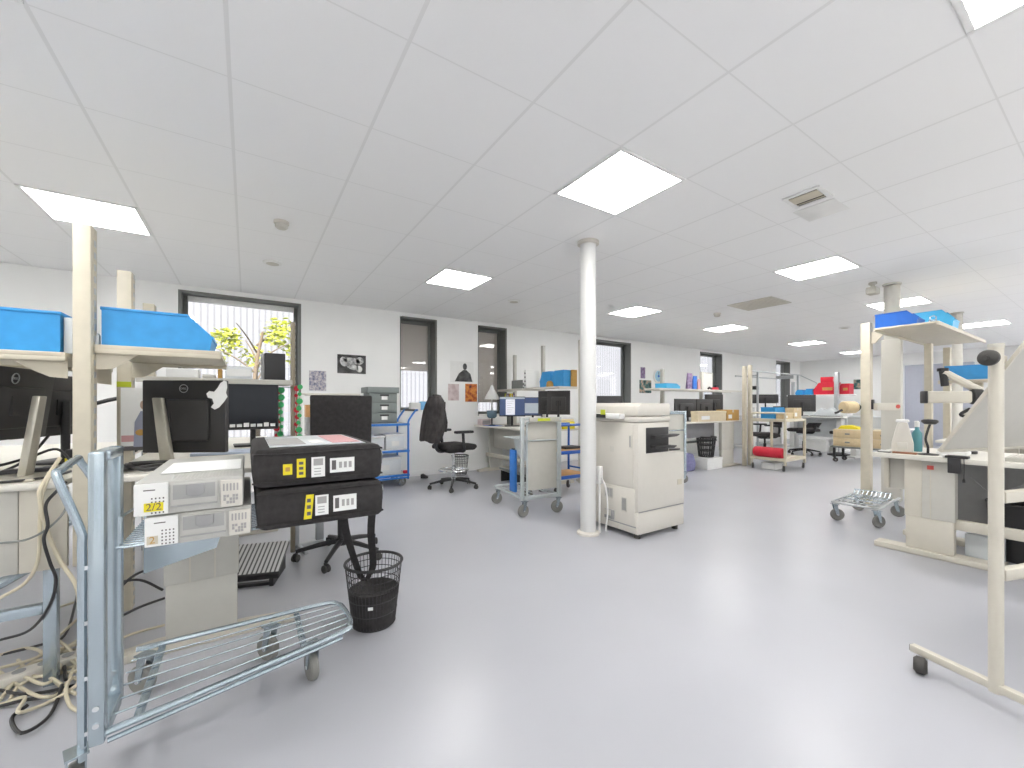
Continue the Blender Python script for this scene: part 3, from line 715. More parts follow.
# bench clutter
kb = thing('keyboard', 'black keyboard lying on the left bench behind the tall post', 'keyboard', (-.40, 2.62, .853), .25)
b = MB(); b.box(-.17, .10, -.06, .06, 0, .018, 'black', .005); b.build('keyboard_case', kb)
b = MB()
for i in range(13):
    for j in range(4): b.box(-.16+i*.0195, -.144+i*.0195, -.05+j*.026, -.03+j*.026, .018, .023, 'mon', .001)
b.build('keys', kb)
ad = thing('power_adapter', 'black power adapter on the left bench beside the silver stand', 'adapter', (-.80, 2.62, .853), .15)
b = MB(); b.box(-.07, .09, -.03, .03, 0, .03, 'black', .008); b.build('adapter_body', ad)
b = MB(); b.box(-.03, .05, -.02, .02, .03, .0305, 'midgrey'); b.build('rating_label', ad)
b = MB(); b.box(-.73, -.645, 2.80, 2.90, .853, .94, 'black', .004); b.box(-.73, -.70, 2.797, 2.80, .87, .90, 'yellow'); b.box(-.69, -.67, 2.797, 2.80, .89, .93, 'carton'); tag(b.build('component_box'), 'small black box with yellow and orange marks behind the left stand', 'box')
b = MB(); b.box(-1.08, -.86, 2.42, 2.60, .8525, .855, mat('bluish_paper', (.55, .66, .80), .7)); tag(b.build('paper_sheet'), 'pale blue paper sheet on the left bench by the silver stand', 'paper')
b = MB(); b.box(-.28, .02, 3.02, 3.2, .8525, .868, mat('bluish_paper_b', (.55, .62, .74), .6), .002); tag(b.build('paper_stack'), 'stack of bluish papers below the tagged black monitor', 'paper')
ma = thing('clamp_stand', 'small black and silver clamp arm between the two cream posts', 'arm', (-.62, 3.5, .853))
b = MB(); b.cyl((0, 0, 0), (0, 0, .40), .016, 'steel'); b.box(-.03, .03, -.03, .03, 0, .02, 'black', .005); b.build('pole', ma)
b = MB(); b.tube([(0, 0, .36), (-.10, -.03, .33), (-.18, -.04, .30)], .012, 'black', 8); b.build('arm', ma)
b = MB(); b.box(-.03, .05, -.055, -.02, .14, .36, 'grey', .01); b.build('head', ma)
# cables
cg = 'beige cables tangled under the left bench'; kg = 'black cables tangled under the left bench'
random.seed(11)
B2 = 'beige cable lying in the tangle on the floor under the left benches'; K2 = 'black cable lying in the tangle on the floor under the left benches'
def W(px, py, z=.012):
    """floor point seen at a photo pixel"""
    u = (px-512)/408; v = (404-py)/408; t = (z-1.16)/v
    return (t*(.5446+u*.8387), t*(.8387-u*.5446), z)
for pts in [[(0, 668), (30, 660), (55, 650), (88, 640), (110, 620)], [(0, 700), (15, 680), (20, 668), (50, 672), (78, 670), (70, 650), (58, 640), (50, 630), (55, 610), (82, 600)],
            [(5, 690), (35, 660), (60, 635), (82, 615)], [(0, 672), (25, 690), (45, 697), (62, 690), (78, 660)], [(82, 682), (72, 678), (66, 690), (70, 705), (80, 712)], [(18, 660), (35, 676), (60, 668), (55, 655), (75, 650), (90, 655)],
            [(0, 705), (25, 697), (18, 712), (40, 706), (62, 695), (84, 680)],
            [(0, 655), (28, 648), (48, 655), (66, 668), (80, 662)], [(10, 700), (20, 685), (45, 676), (70, 688), (82, 672), (66, 655)], [(78, 640), (60, 652), (48, 668), (58, 684), (76, 694)], [(0, 685), (20, 676), (44, 684), (60, 672), (50, 660), (30, 664), (16, 680)]]:
    P = [W(x, y, .012+.012*(i % 3)) for i, (x, y) in enumerate(pts)]
    cable(B2, P, .0065, 'cablew', cg)
for pts in [[(0, 690), (20, 694), (45, 692), (75, 685)], [(0, 706), (25, 700), (55, 695), (62, 685), (50, 715), (22, 733), (12, 718), (28, 705)], [(0, 655), (40, 645), (65, 635), (76, 600), (78, 585)], [(0, 678), (30, 668), (60, 655), (66, 680)]]:
    cable(K2, [W(x, y, .012+.012*(i % 2)) for i, (x, y) in enumerate(pts)], .006, 'black', kg)
b = MB(); b.box(-.20, .20, -.035, .035, 0, .045, 'offwhite', .008)
ps = b.build('power_strip', loc=W(48, 672, .002)[:2]+(.002,), rot=(0, 0, .35)); tag(ps, 'off-white power strip on the floor among the cables', 'power strip')
for k in range(5):
    b = MB(); b.cyl((-.15+k*.07, 0, .0445), (-.15+k*.07, 0, .047), .02, 'midgrey', n=16); b.build('socket', ps)
def V(px, py, Y):
    u = (px-512)/408; v = (404-py)/408; t = Y/(.8387-u*.5446)
    return (t*(.5446+u*.8387), Y, 1.16+v*t)
cable('long beige cable hanging over the edge of the left bench', [V(60, 458, 2.40), V(42, 486, 2.32), V(40, 500, 2.31), V(47, 530, 2.32), V(60, 560, 2.32), V(76, 585, 2.30), V(80, 610, 2.32)], .007)
cable('beige cable hanging in front of the left end apron', [V(52, 470, 2.36), V(43, 492, 2.32), V(40, 520, 2.33), V(38, 560, 2.33), V(25, 583, 2.33), V(0, 598, 2.34)], .006)
cable('thick black cable hanging down from the left bench edge', [V(66, 482, 2.36), V(56, 492, 2.32), V(46, 505, 2.315), V(48, 525, 2.30), V(44, 540, 2.30), V(50, 562, 2.31), V(56, 580, 2.31), V(50, 605, 2.33), V(30, 630, 2.5), V(0, 640, 2.6)], .0055, 'black')
cable('thin grey cable drooping across the left end apron', [V(70, 500, 2.355), V(62, 515, 2.33), V(46, 530, 2.315), V(25, 540, 2.33), V(0, 543, 2.35)], .004, 'grey')
cable('black cable running along the front edge of the left worktop', [(-1.2, 2.40, .859), (-.95, 2.375, .859), (-.80, 2.38, .859), (-.68, 2.42, .862), (-.66, 2.60, .86)], .005, 'black')
cable('black monitor cable looping behind the silver stand', [(-1.02, 2.75, 1.05), (-.98, 2.66, .95), (-.90, 2.62, .90), (-.82, 2.70, .92), (-.74, 2.74, .95), (-.66, 2.66, .88), (-.62, 2.7, .86)], .006, 'black')
cable('second black monitor cable beside the silver stand', [(-.84, 3.0, 1.0), (-.84, 2.85, .94), (-.86, 2.75, .89), (-.9, 2.66, .86)], .006, 'black')
for pts in [[V(118, 590, 2.6), V(135, 575, 2.6), V(162, 565, 2.6)], [V(115, 583, 2.7), V(140, 580, 2.7), V(163, 590, 2.65)], [V(118, 618, 2.6), V(140, 607, 2.6), V(165, 598, 2.62)]]:
    cable('black cable slung under the workbench beside its panel leg', pts, .006, 'black', 'black cables under the workbench')
for pts in [[W(118, 640), W(135, 633), W(165, 625)], [W(122, 655), W(140, 648), W(170, 637)]]:
    cable('beige cable on the floor beside the workbench panel leg', pts, .006, 'cablew', 'beige cables by the panel leg')
cable('bundle of black cables piled on the workbench by the grey boxes', [(-.50, 2.45, .86), (-.38, 2.5, .872), (-.30, 2.42, .88), (-.38, 2.40, .87), (-.45, 2.52, .885), (-.30, 2.55, .88), (-.22, 2.50, .87)], .009, 'black')

# ribbed footrest, chair under the cases
fr = thing('footrest', 'grey ribbed footrest on the floor behind the workbench leg', 'footrest', (.04, 3.20, 0), -.30)
b = MB(); b.box(-.18, .18, -.15, .15, -.012, .012, 'footrib', .004, T(0, 0, .13) @ RX(.38)); b.build('ribbed_plate', fr)
b = MB(); b.box(-.185, .185, -.175, -.145, -.02, .014, 'black', .006, T(0, 0, .13) @ RX(.38)); b.build('front_lip', fr)
b = MB()
for s in (-1, 1): b.prism([(-.15, 0), (.15, 0), (.15, .17), (-.15, .055)], s*.14-.012, s*.14+.012, 'black', 'x')
b.box(-.14, .14, -.13, -.10, .0, .02, 'black')
b.build('base_frame', fr)
office_chair('black office chair whose square back rises behind the black cases', (.605, 3.32, 0), math.radians(80), back=(.40, .42), zb=.80, seat_z=.50, arms=False, base_m='black')
st = thing('footstool_frame', 'bent grey metal foot frame below the black carry cases', 'frame', (.38, 3.70, 0), .2)
b = MB(); b.box(-.05, -.02, -.2, .2, .0, .03, 'steel', .004); b.box(.10, .16, -.02, .02, .03, .40, 'steel', .006); b.box(-.05, .16, -.03, .03, .0, .035, 'steel', .006); b.box(-.08, -.03, -.02, .02, .03, .40, 'steel', .006); b.build('metal_frame', st)

# ================================================================== WINDOW SIDE, MIDDLE
def deco_hands(b, x0, x1, z0, z1, y):
    w, h = x1-x0, z1-z0
    blob(b, x0+w*.22, z0+h*.62, w*.13, h*.26, y, 'midlight', rot=.3); blob(b, x0+w*.50, z0+h*.68, w*.30, h*.17, y, 'midlight', rot=-.1); blob(b, x0+w*.52, z0+h*.36, w*.24, h*.15, y, 'midlight', rot=-.35); blob(b, x0+w*.76, z0+h*.26, w*.11, h*.18, y, 'paper', rot=.3); blob(b, x0+w*.78, z0+h*.7, w*.14, h*.2, y, 'midlight')
M['midlight'] = ramp_mat('photo_grey', [(.3, (.16, .16, .16)), (.5, (.5, .5, .5)), (.7, (.72, .72, .72))], 22)
M['pdark'] = ramp_mat('photo_dark', [(.35, (.03, .03, .03)), (.65, (.10, .10, .10))], 12)
M['pfam'] = ramp_mat('photo_mixed', [(.30, (.07, .08, .13)), (.45, (.30, .30, .40)), (.55, (.55, .5, .5)), (.7, (.75, .75, .78))], 26)
M['psun'] = ramp_mat('photo_sunset', [(.25, (.06, .02, .02)), (.42, (.45, .10, .03)), (.58, (.70, .28, .05)), (.75, (.35, .05, .03))], 14)
M['ppink'] = ramp_mat('photo_pale', [(.3, (.50, .38, .38)), (.6, (.68, .58, .58))], 12)
M['ppurp'] = ramp_mat('photo_purple', [(.3, (.08, .07, .18)), (.5, (.25, .16, .28)), (.7, (.32, .32, .48))], 20)
M['pface'] = ramp_mat('photo_portrait', [(.35, (.02, .03, .03)), (.5, (.06, .16, .15)), (.65, (.62, .40, .30))], 9)
poster('black and white photo print of hands on the white wall', 1.10, 1.50, 1.61, 1.885, 'pdark', deco=deco_hands)
poster('small bluish photo print on the wall right of the big window', .73, .95, 1.35, 1.63, 'pfam')
def deco_figure(b, x0, x1, z0, z1, y):
    w, h = x1-x0, z1-z0
    b.prism([(x0+w*.18, z0+h*.04), (x0+w*.95, z0+h*.04), (x0+w*.86, z0+h*.42), (x0+w*.68, z0+h*.60), (x0+w*.55, z0+h*.60), (x0+w*.36, z0+h*.42)], y-.0012, y, 'pdark', 'y'); blob(b, x0+w*.62, z0+h*.76, w*.09, h*.16, y, 'pdark')
poster('pale print with a dark seated figure in black clothes', 2.88, 3.32, 1.53, 1.89, 'paper', deco=deco_figure)
poster('pale pinkish print on the wall above the jacketed chair', 2.84, 3.04, 1.22, 1.50, 'ppink')
poster('orange sunset photo print on the wall left of the third window', 3.16, 3.39, 1.20, 1.51, 'psun')
poster('small purple print on the wall right of the fourth window', 7.70, 7.86, 1.76, 2.02, 'ppurp')
poster('dark portrait print below the small purple print', 7.66, 8.08, 1.42, 1.72, 'pface')
ck = thing('wall_clock', 'round pale blue wall clock between the prints, far window wall', 'clock', (8.30, WY, 1.83))
b = MB(); b.lathe([(.16, 0), (.16, .03), (.15, .04), (.001, .04)], 'white', 32, X=RX(PI/2)); b.build('case', ck)
b = MB(); b.lathe([(.13, .0402), (.13, .0415), (.001, .0415)], mat('clock_face', (.35, .58, .72), .5), 32, X=RX(PI/2)); b.build('dial', ck)
b = MB(); b.box(-.006, .006, -.046, -.042, 0, .10, 'ink'); b.box(0, .07, -.046, -.042, -.006, .006, 'ink'); b.cyl((0, -.042, 0), (0, -.048, 0), .03, 'bbmat', n=14); b.build('hands', ck)

# blue trolley with grey drawer unit
tb = thing('tube_trolley', 'bright blue tube trolley against the wall carrying a grey drawer unit', 'trolley', (1.20, 5.66, 0))
b = MB()
for (x, y) in ((.02, 0), (.02, .5), (.72, 0), (.72, .5)): b.cyl((x, y, .10), (x, y, .90 if x > .5 else .90), .014, 'trolblue', n=12)
b.tube(smooth([(.72, 0, .90), (.74, 0, .95), (.82, 0, 1.06), (.86, 0, 1.075)]), .014, 'trolblue'); b.tube(smooth([(.72, .5, .90), (.74, .5, .95), (.82, .5, 1.06), (.86, .5, 1.075)]), .014, 'trolblue'); b.cyl((.84, -.01, 1.07), (.84, .51, 1.07), .016, 'black', n=12)
for p, q in (((.02, 0, .12), (.72, 0, .12)), ((.02, .5, .12), (.72, .5, .12)), ((.02, 0, .12), (.02, .5, .12))): b.cyl(p, q, .012, 'trolblue', n=10)
b.build('frame', tb)
for z, m in ((.16, 'trolblue'), (.50, 'trolblue'), (.875, 'trolblue')):
    b = MB(); b.box(.0, .74, -.01, .51, z-.02, z+.012, m, .004); b.box(.03, .71, .015, .485, z+.012, z+.016, 'greybeige'); b.build('shelf', tb)
for (x, y) in ((.10, .06), (.10, .44), (.64, .06), (.64, .44)): caster(tb, x, y, .14, 'steel', 'rubber', .058, .4)
du = thing('drawer_unit', 'grey three-drawer cardboard unit with lid on the blue trolley', 'drawer unit', (1.39, 5.68, .893))
b = MB(); b.box(0, .38, .012, .34, 0, .45, 'drawergrey', .004); b.build('carcass', du)
b = MB(); b.box(.0-.03, .40, -.02, .36, .42, .50, 'drawergrey', .004); b.build('lid', du)
for k in range(3):
    b = MB(); b.box(.008, .372, -.004, .014, .012+k*.138, .138+k*.138, 'drawergrey', .003); d_ = b.build('drawer', du)
    b = MB(); b.box(.14, .26, -.008, -.003, .10+k*.138, .122+k*.138, 'black'); b.box(.16, .24, -.009, -.003, .05+k*.138, .098+k*.138, 'paper'); b.build('label_holder', d_)
for (x0, x1, z, h, lab) in ((1.26, 1.60, .516, .20, 'left clear storage box on the middle shelf of the blue trolley'), (1.62, 1.89, .516, .22, 'right clear storage box on the middle shelf of the blue trolley'), (1.28, 1.84, .176, .24, 'wide clear storage box on the bottom shelf of the blue trolley')):
    o = thing('storage_box', lab, 'box', (x0, 5.72, z)); w = x1-x0
    b = MB(); b.box(0, w, 0, .34, 0, h*.86, 'cloudy', .012); b.build('tub', o)
    b = MB(); b.box(-.008, w+.008, -.008, .348, h*.86, h, 'white', .008); b.build('lid', o)
    b = MB(); b.box(w*.3, w*.7, -.004, .002, h*.25, h*.55, 'paper'); b.build('label_card', o)
b = MB(); b.box(1.855, 1.91, 5.66, 5.70, .177, .22, 'red', .004); tag(b.build('red_clip'), 'small red object on the bottom shelf corner of the blue trolley', 'clip')
tp = thing('tissue_pack', 'white and light blue pack on the window sill behind the jacketed chair', 'pack', (2.22, 6.42, 1.062))
b = MB(); b.box(0, .17, 0, .10, 0, .12, 'white', .012); b.build('wrapper', tp)
b = MB(); b.box(.172, .27, .0, .10, 0, .14, mat('pack_blue', (.20, .50, .80), .5), .012); b.build('blue_end', tp)
b = MB(); b.box(1.20, 1.255, WY-.02, WY-.0, .28, .34, 'white', .003); tag(b.build('wall_socket'), 'small white socket on the wall behind the blue trolley', 'socket')

rk = thing('storage_rack', 'pale open rack with orange carton behind the square chair back', 'rack', (.47, 4.72, 0))
b = MB()
for x in (0, .55):
    for y in (0, .36): b.box(x, x+.03, y, y+.03, 0, 1.27, 'white', .003)
b.build('frame', rk)
for z in (.30, .80, 1.255):
    b = MB(); b.box(-.005, .585, -.005, .395, z, z+.02, 'top', .003); b.build('rack_shelf', rk)
dv = thing('lab_device', 'grey device with round dial on the pale rack under the orange carton', 'device', (.53, 4.75, .8205))
b = MB(); b.box(0, .42, 0, .28, 0, .20, 'midgrey', .012); b.build('case', dv)
b = MB(); b.box(.03, .39, -.006, .002, .03, .17, 'cloudy', .004); b.build('front_panel', dv)
b = MB(); b.lathe([(.05, 0), (.05, .012), (.04, .02)], 'grey', 24, X=T(.10, -.004, .09) @ RX(PI/2)); b.build('dial', dv)
b = MB(); b.box(0, .46, 0, .26, 0, .13, 'wood', .004); o = b.build('carton', loc=(.52, 4.76, 1.0215)); 
tag(o, 'orange carton on top of the grey device in the pale rack', 'box')

# draughtsman chair + jacket + basket
CH = (2.40, 5.18)
office_chair('black swivel chair with chrome foot ring near the third window, jacket on its back', (CH[0], CH[1], 0), .12, back=(.34, .43), zb=.79, seat_z=.56, ring=True, R=.33)
jk = thing('jacket', 'dark grey jacket draped over the back of the swivel chair', 'jacket', (CH[0], CH[1], 0), .12)
b = MB(); bm = bmesh.new(); rings = []
for (z, cx, hx, hy, wv) in [(1.262, -.29, .018, .09, 0), (1.258, -.29, .040, .14, 0), (1.20, -.285, .055, .185, .004), (1.08, -.28, .060, .20, .006), (.95, -.285, .064, .21, .010), (.82, -.31, .066, .22, .012), (.72, -.345, .062, .225, .014), (.66, -.37, .045, .21, .016)]:
    n = 36; rr = []
    for k in range(n):
        a = 2*PI*k/n; c_, s_ = math.cos(a), math.sin(a)
        e = .55; x = cx+hx*math.copysign(abs(c_)**e, c_)+wv*math.sin(a*7+z*9); y = hy*math.copysign(abs(s_)**e, s_)+wv*.5*math.sin(a*5)
        rr.append(bm.verts.new((x, y, z+.02*math.sin(a*3)*(1.3-z))))
    rings.append(rr)
for A_, B_ in zip(rings, rings[1:]):
    for k in range(n): bm.faces.new((A_[k], A_[(k+1) % n], B_[(k+1) % n], B_[k]))
bm.faces.new(rings[0])
b._merge(bm, 'jacket'); b.build('jacket_body', jk, sharp=60)
for s_ in (-1, 1):
    b = MB(); b.tube(smooth([(-.28, s_*.175, 1.18), (-.31, s_*.215, 1.05), (-.34, s_*.225, .88), (-.37, s_*.21, .72), (-.38, s_*.20, .66)], 5), .045, 'jacket', 10, r1=.035); b.build('sleeve', jk)
b = MB(); b.tube(smooth([(-.25, -.08, 1.255), (-.30, 0, 1.275), (-.25, .08, 1.255), (-.235, .05, 1.20), (-.225, 0, 1.15)], 5), .022, 'jacket', 8); b.build('collar', jk)
wb2 = thing('waste_bin', 'small black mesh basket against the wall behind the swivel chair', 'bin', (2.92, 6.05, 0))
b = MB()
for k in range(26): a = 2*PI*k/26; b.tube([(.10*math.cos(a), .10*math.sin(a), .01), (.135*math.cos(a), .135*math.sin(a), .32)], .003, 'black', 4)
for z in (.01, .1, .2, .27): b.tube([((.10+.035*z/.32)*math.cos(2*PI*k/28), (.10+.035*z/.32)*math.sin(2*PI*k/28), z) for k in range(28)], .003, 'black', 5, True)
b.build('mesh_wall', wb2)
b = MB(); b.tube([(.135*math.cos(2*PI*k/28), .135*math.sin(2*PI*k/28), .32) for k in range(28)], .009, 'black', 6, True); b.build('rim', wb2)
b = MB(); b.prism([(-.06, 0), (.05, 0), (.06, .02), (-.02, .07), (-.06, .06)], -.03, .03, 'black', 'y', bev=.006); o = b.build('foot_pedal', loc=(2.33, 6.1, 0), rot=(0, 0, -.4)); tag(o, 'small black foot pedal on the floor at the wall left of the swivel chair', 'pedal')

# bench M (two back to back rows along y, spine at x=4.1)
bmx = thing('workbench', 'white workbench by the third window with two lit monitors', 'workbench')
b = MB(); b.box(3.30, 4.07, 4.50, 6.28, .772, .80, 'top', .006); b.build('worktop', bmx)
b = MB(); b.box(3.62, 3.64, 4.62, 6.2, .40, .77, 'greybeige', .003); b.build('modesty_panel', bmx)
for y in (4.56, 6.16):
    b = MB(); b.box(3.55, 3.80, y, y+.06, .04, .772, 'greybeige', .004); b.prism([(3.32, 0), (4.05, 0), (4.05, .03), (3.85, .05), (3.5, .05), (3.32, .03)], y-.01, y+.07, 'beige', 'y'); b.build('leg', bmx)
b = MB(); b.box(3.48, 3.54, 4.62, 6.2, .26, .32, 'beige', .006); b.build('lower_rail', bmx)
bm2 = thing('workbench', 'workbench behind the slotted spine, hidden by the round column and photocopier', 'workbench')
b = MB(); b.box(4.13, 4.90, 4.50, 6.28, .772, .80, 'top', .006); b.build('worktop', bm2)
for y in (4.56, 6.16):
    b = MB(); b.box(4.4, 4.65, y, y+.06, .04, .772, 'greybeige', .004); b.prism([(4.16, 0), (4.88, 0), (4.88, .03), (4.16, .03)], y-.01, y+.07, 'beige', 'y'); b.build('leg', bm2)
pgm = None
post(4.10, 6.22, .0, 2.05, 'pale slotted post farthest along the spine, beside the third window', pgm, w=.05, dpt=.06, m='greybeige')
post(4.10, 5.37, .0, 2.12, 'pale slotted post in the middle of the spine, left of the blue bins', pgm, w=.05, dpt=.06, m='greybeige')
post(4.10, 4.46, .0, 2.10, 'pale slotted post just left of the round column', pgm, w=.05, dpt=.06, m='greybeige')
shelf_thing('pale shelf on the spine posts left of the round column', (3.72, 4.50, 1.39), .35, .86, m='top')
shelf_thing('pale shelf on the spine posts nearest the third window', (3.72, 5.42, 1.39), .35, .78, m='top')
bin_thing((3.95, 4.56, 1.416), PI/2, .26, .20, .24, 'blue', 'blue bin on the spine shelf, closer to the round column', None)
bin_thing((3.95, 4.86, 1.416), PI/2, .26, .20, .24, 'blue', 'blue bin on the spine shelf, farther from the round column', None)
b = MB(); b.lathe([(.001, 0), (.05, 0), (.055, .02), (.045, .07), (.02, .09), (.001, .09)], 'carton', 18); o = b.build('brown_pot', loc=(3.99, 4.86, 1.416)); o.location = (3.79, 4.80, 1.416); tag(o, 'brown round pot on the spine shelf in front of the blue bins', 'pot')
b = MB(); b.box(3.98, 4.065, 4.502, 4.55, 1.416, 1.66, 'carton', .004); tag(b.build('brown_box'), 'upright brown box on the spine shelf next to the round column', 'box')
lt = thing('letter_tray', 'grey letter trays on the spine shelf above the lit monitors', 'tray', (3.78, 5.50, 1.416))
for k in range(2):
    b = MB(); b.box(0, .26, 0, .33, k*.07, k*.07+.02, 'grey', .004); b.box(.255, .262, 0, .33, k*.07, k*.07+.07, 'grey'); b.box(-.002, .005, 0, .33, k*.07, k*.07+.07, 'grey'); b.build('tray_level', lt)
bd = thing('ring_binder', 'white ring binder with dark dots standing beside the middle spine post', 'binder', (3.80, 5.43, 1.416))
b = MB(); b.box(0, .26, 0, .06, 0, .30, 'white', .004); b.build('cover', bd)
b = MB()
for k in range(4): b.cyl((-.004, .03, .05+k*.065), (.002, .03, .05+k*.065), .014, 'ink', n=12)
b.build('spine_dots', bd)
def scr_a(b, X, w, h):
    b.box(-w*.25, w*.10, -.0165, -.0144, -h*.42, h*.36, 'page', X=X); b.box(-w*.48, w*.48, -.0162, -.0144, h*.38, h*.47, 'dialog', X=X)
    for k in range(6): b.box(-w*.20, w*.05-(k % 3)*.02, -.0172, -.0164, h*(.26-.11*k), h*(.28-.11*k), 'inkgrey', X=X)
def scr_b(b, X, w, h): b.box(-w*.38, w*.36, -.0165, -.0144, -h*.36, h*.18, 'dialog', X=X)
monitor('lit monitor with white page on navy desktop, by the third window', (3.59, 5.52, .80), math.radians(-30), .42, .32, .32, screen='navy', extra=scr_a)
monitor('lit monitor with grey dialog on navy desktop, right of the page monitor', (3.86, 5.34, .80), math.radians(-42), .32, .30, .32, screen='navy', extra=scr_b)
for x, y, r, w, lab in ((3.88, 4.95, 122, .32, 'dark monitor under the spine shelf, farther from the round column'), (3.93, 4.76, 135, .34, 'dark monitor under the spine shelf, closer to the round column')):
    monitor(lab, (x, y, .80), math.radians(r), w, .36, .38)
sc = thing('card_reader', 'blue-grey reader with round screen standing on a blue mat', 'reader', (3.42, 5.88, .803))
b = MB(); b.cyl((0, 0, 0), (0, 0, .16), .012, 'black', n=12); b.lathe([(.06, 0), (.06, .01), (.02, .018)], 'black', 20); b.build('stand', sc)
b = MB(); b.prism([(-.08, .15), (-.05, .12), (.05, .12), (.08, .15), (.085, .25), (-.085, .25)], -.02, .02, 'scan', 'y', RZ(-.5), bev=.008); b.build('head', sc)
b = MB(); b.box(3.31, 3.52, 5.70, 6.0, .80, .803, 'bbmat'); tag(b.build('blue_mat'), 'blue mat on the white workbench under the card reader', 'mat')
b = MB(); b.box(3.32, 3.52, 6.06, 6.2, .80, .90, 'ppink', .004); b.box(3.35, 3.49, 6.058, 6.06, .82, .88, 'inkgrey'); tag(b.build('pale_box'), 'pale pinkish box at the wall end of the white workbench', 'box')
lampw = thing('desk_lamp', 'white cone desk lamp in front of the third window', 'lamp', (3.56, 6.12, .80))
b = MB(); b.lathe([(.07, 0), (.07, .015), (.015, .02), (.012, .5)], 'white', 20); b.build('stem', lampw)
b = MB(); b.lathe([(.13, .44), (.11, .50), (.04, .62), (.02, .68), (.001, .685)], 'white', 24, cap=False); b.build('shade', lampw)
pc = thing('pen_cup', 'cup of colourful pens and paper flags behind the page monitor', 'cup', (3.82, 5.95, .80))
b = MB(); b.lathe([(.05, 0), (.055, .26)], 'grey', 20); b.build('cup', pc)
random.seed(4)
for k, m in enumerate(('yellow', 'red', 'bbmat', 'lime', 'ppurp', 'yellow', 'ppurp')):
    a = k*.9; b = MB(); b.tube([(.02*math.cos(a), .02*math.sin(a), .20), (.07*math.cos(a), .07*math.sin(a), .52)], .008, 'white', 6); b.box(-.03, .03, -.002, .002, .40, .54, m, X=T(.065*math.cos(a), .065*math.sin(a), 0)); b.build('paper_flag', pc)
b = MB(); b.box(3.36, 4.02, 4.52, 4.62, .80, .94, 'creamcard', .004); b.box(3.37, 3.6, 4.517, 4.52, .83, .90, 'paper'); tag(b.build('cream_box'), 'long cream box on the bench end behind the panel trolley', 'box')
b = MB(); b.box(3.78, 4.0, 4.48, 4.515, .80, .905, 'yellow', .004); b.box(3.84, 3.94, 4.477, 4.48, .84, .86, 'carton'); tag(b.build('yellow_box'), 'small yellow box in front of the long cream box', 'box')
b = MB(); b.box(3.5, 3.85, 4.78, 4.98, .80, .815, 'paper', .002); tag(b.build('paper_stack'), 'white papers on the bench below the dark monitors', 'paper')
f2 = thing('footrest', 'dark grey footrest on the floor under the white workbench', 'footrest', (3.36, 5.05, 0), PI/2)
b = MB(); b.box(-.24, .24, -.17, .17, -.012, .012, 'grey', .004, T(0, 0, .13) @ RX(.4)); b.build('foot_plate', f2)
b = MB()
for s_ in (-1, 1): b.prism([(-.15, 0), (.15, 0), (.15, .165), (-.15, .05)], s_*.19-.012, s_*.19+.012, 'black', 'x')
b.box(-.19, .19, -.14, -.11, .0, .02, 'black')
b.build('base_frame', f2)
monitor('dark monitor top peeking over the photocopier lid', (4.86, 4.62, .80), math.radians(155), .42, .32, .33)
dl = thing('desk_lamp', 'small black desk lamp between round column and dark monitor', 'lamp', (4.45, 4.66, .80))
b = MB(); b.lathe([(.07, 0), (.07, .02), (.01, .025)], 'black', 16); b.tube(smooth([(0, 0, .02), (.04, 0, .25), (.0, 0, .45), (-.04, 0, .54)]), .008, 'steel', 8); b.build('arm', dl)
b = MB(); b.lathe([(.02, .05), (.045, -.03), (.05, -.05)], 'black', 18, X=T(-.06, 0, .55) @ RY(.7)); b.build('lamp_head', dl)

# panel trolley, blue shelf cart
trolley('panel_trolley', 'wire trolley with grey-beige end panel and yellow sticker, left of the round column', (2.83, 3.42, 0), math.radians(84), .74, .455, panel='greybeige', handle='wide', hz=1.02, wr=.064, pw=.014, m='palegalv',
        shelf=(.78, .55, .06, .40), wheels=[(-.02, .02, 1.2), (-.02, .435, 1.7), (.62, .435, 1.5), (.62, .02, 1.5)])
b = MB(); b.box(2.40, 2.79, 3.365, 3.385, .975, 1.02, 'greybeige', .004); b.box(2.50, 2.66, 3.362, 3.365, .985, 1.012, 'lime'); o = b.build('sign_bar'); tag(o, 'beige sign bar with a yellow sticker on top of the panel trolley', 'sign')
cr = thing('folding_board', 'bright blue board standing on the panel trolley platform, left edge', 'board', (2.44, 3.70, .1975))
b = MB(); b.box(0, .03, 0, .11, 0, .46, 'trolblue', .006); b.build('board_panel', cr)
b = MB(); b.box(.005, .025, .03, .08, .46, .475, 'black', .004); b.build('grip', cr)
bt = thing('shelf_trolley', 'dark blue tube trolley with two orange wooden shelves beside the round column', 'trolley', (3.22, 3.98, 0))
b = MB()
for y in (0, .36): b.tube(smooth([(.54, y, .12), (.54, y, .6), (.54, y, .86), (.51, y, .89), (.10, y, .89), (.03, y, .89), (0, y, .86), (0, y, .6), (0, y, .12)], 5), .016, 'frameblue', 10)
b.cyl((0, 0, .3), (0, .36, .3), .012, 'frameblue'); b.cyl((.54, 0, .3), (.54, .36, .3), .012, 'frameblue')
b.build('frame', bt)
for z in (.235, .55):
    b = MB(); b.box(.012, .528, .01, .35, z, z+.022, 'wood', .003); s1 = b.build('wooden_shelf', bt)
    b = MB(); b.box(-.01, .55, -.018, .012, z-.03, z+.012, 'frameblue', .004); b.box(-.01, .55, .348, .378, z-.03, z+.012, 'frameblue', .004); b.box(-.012, .012, -.01, .37, z-.03, z+.012, 'frameblue'); b.box(.53, .552, -.01, .37, z-.03, z+.012, 'frameblue'); b.build('shelf_rail', s1)
for (x, y) in ((.03, .02), (.51, .02), (.03, .34), (.51, .34)): caster(bt, x, y, .135, 'steel', 'drub', .052, .6)
b = MB(); b.box(3.45, 3.7, 4.03, 4.2, .573, .605, 'black', .004); tag(b.build('black_tool'), 'black flat tool on the upper wooden shelf of the blue trolley', 'tool')

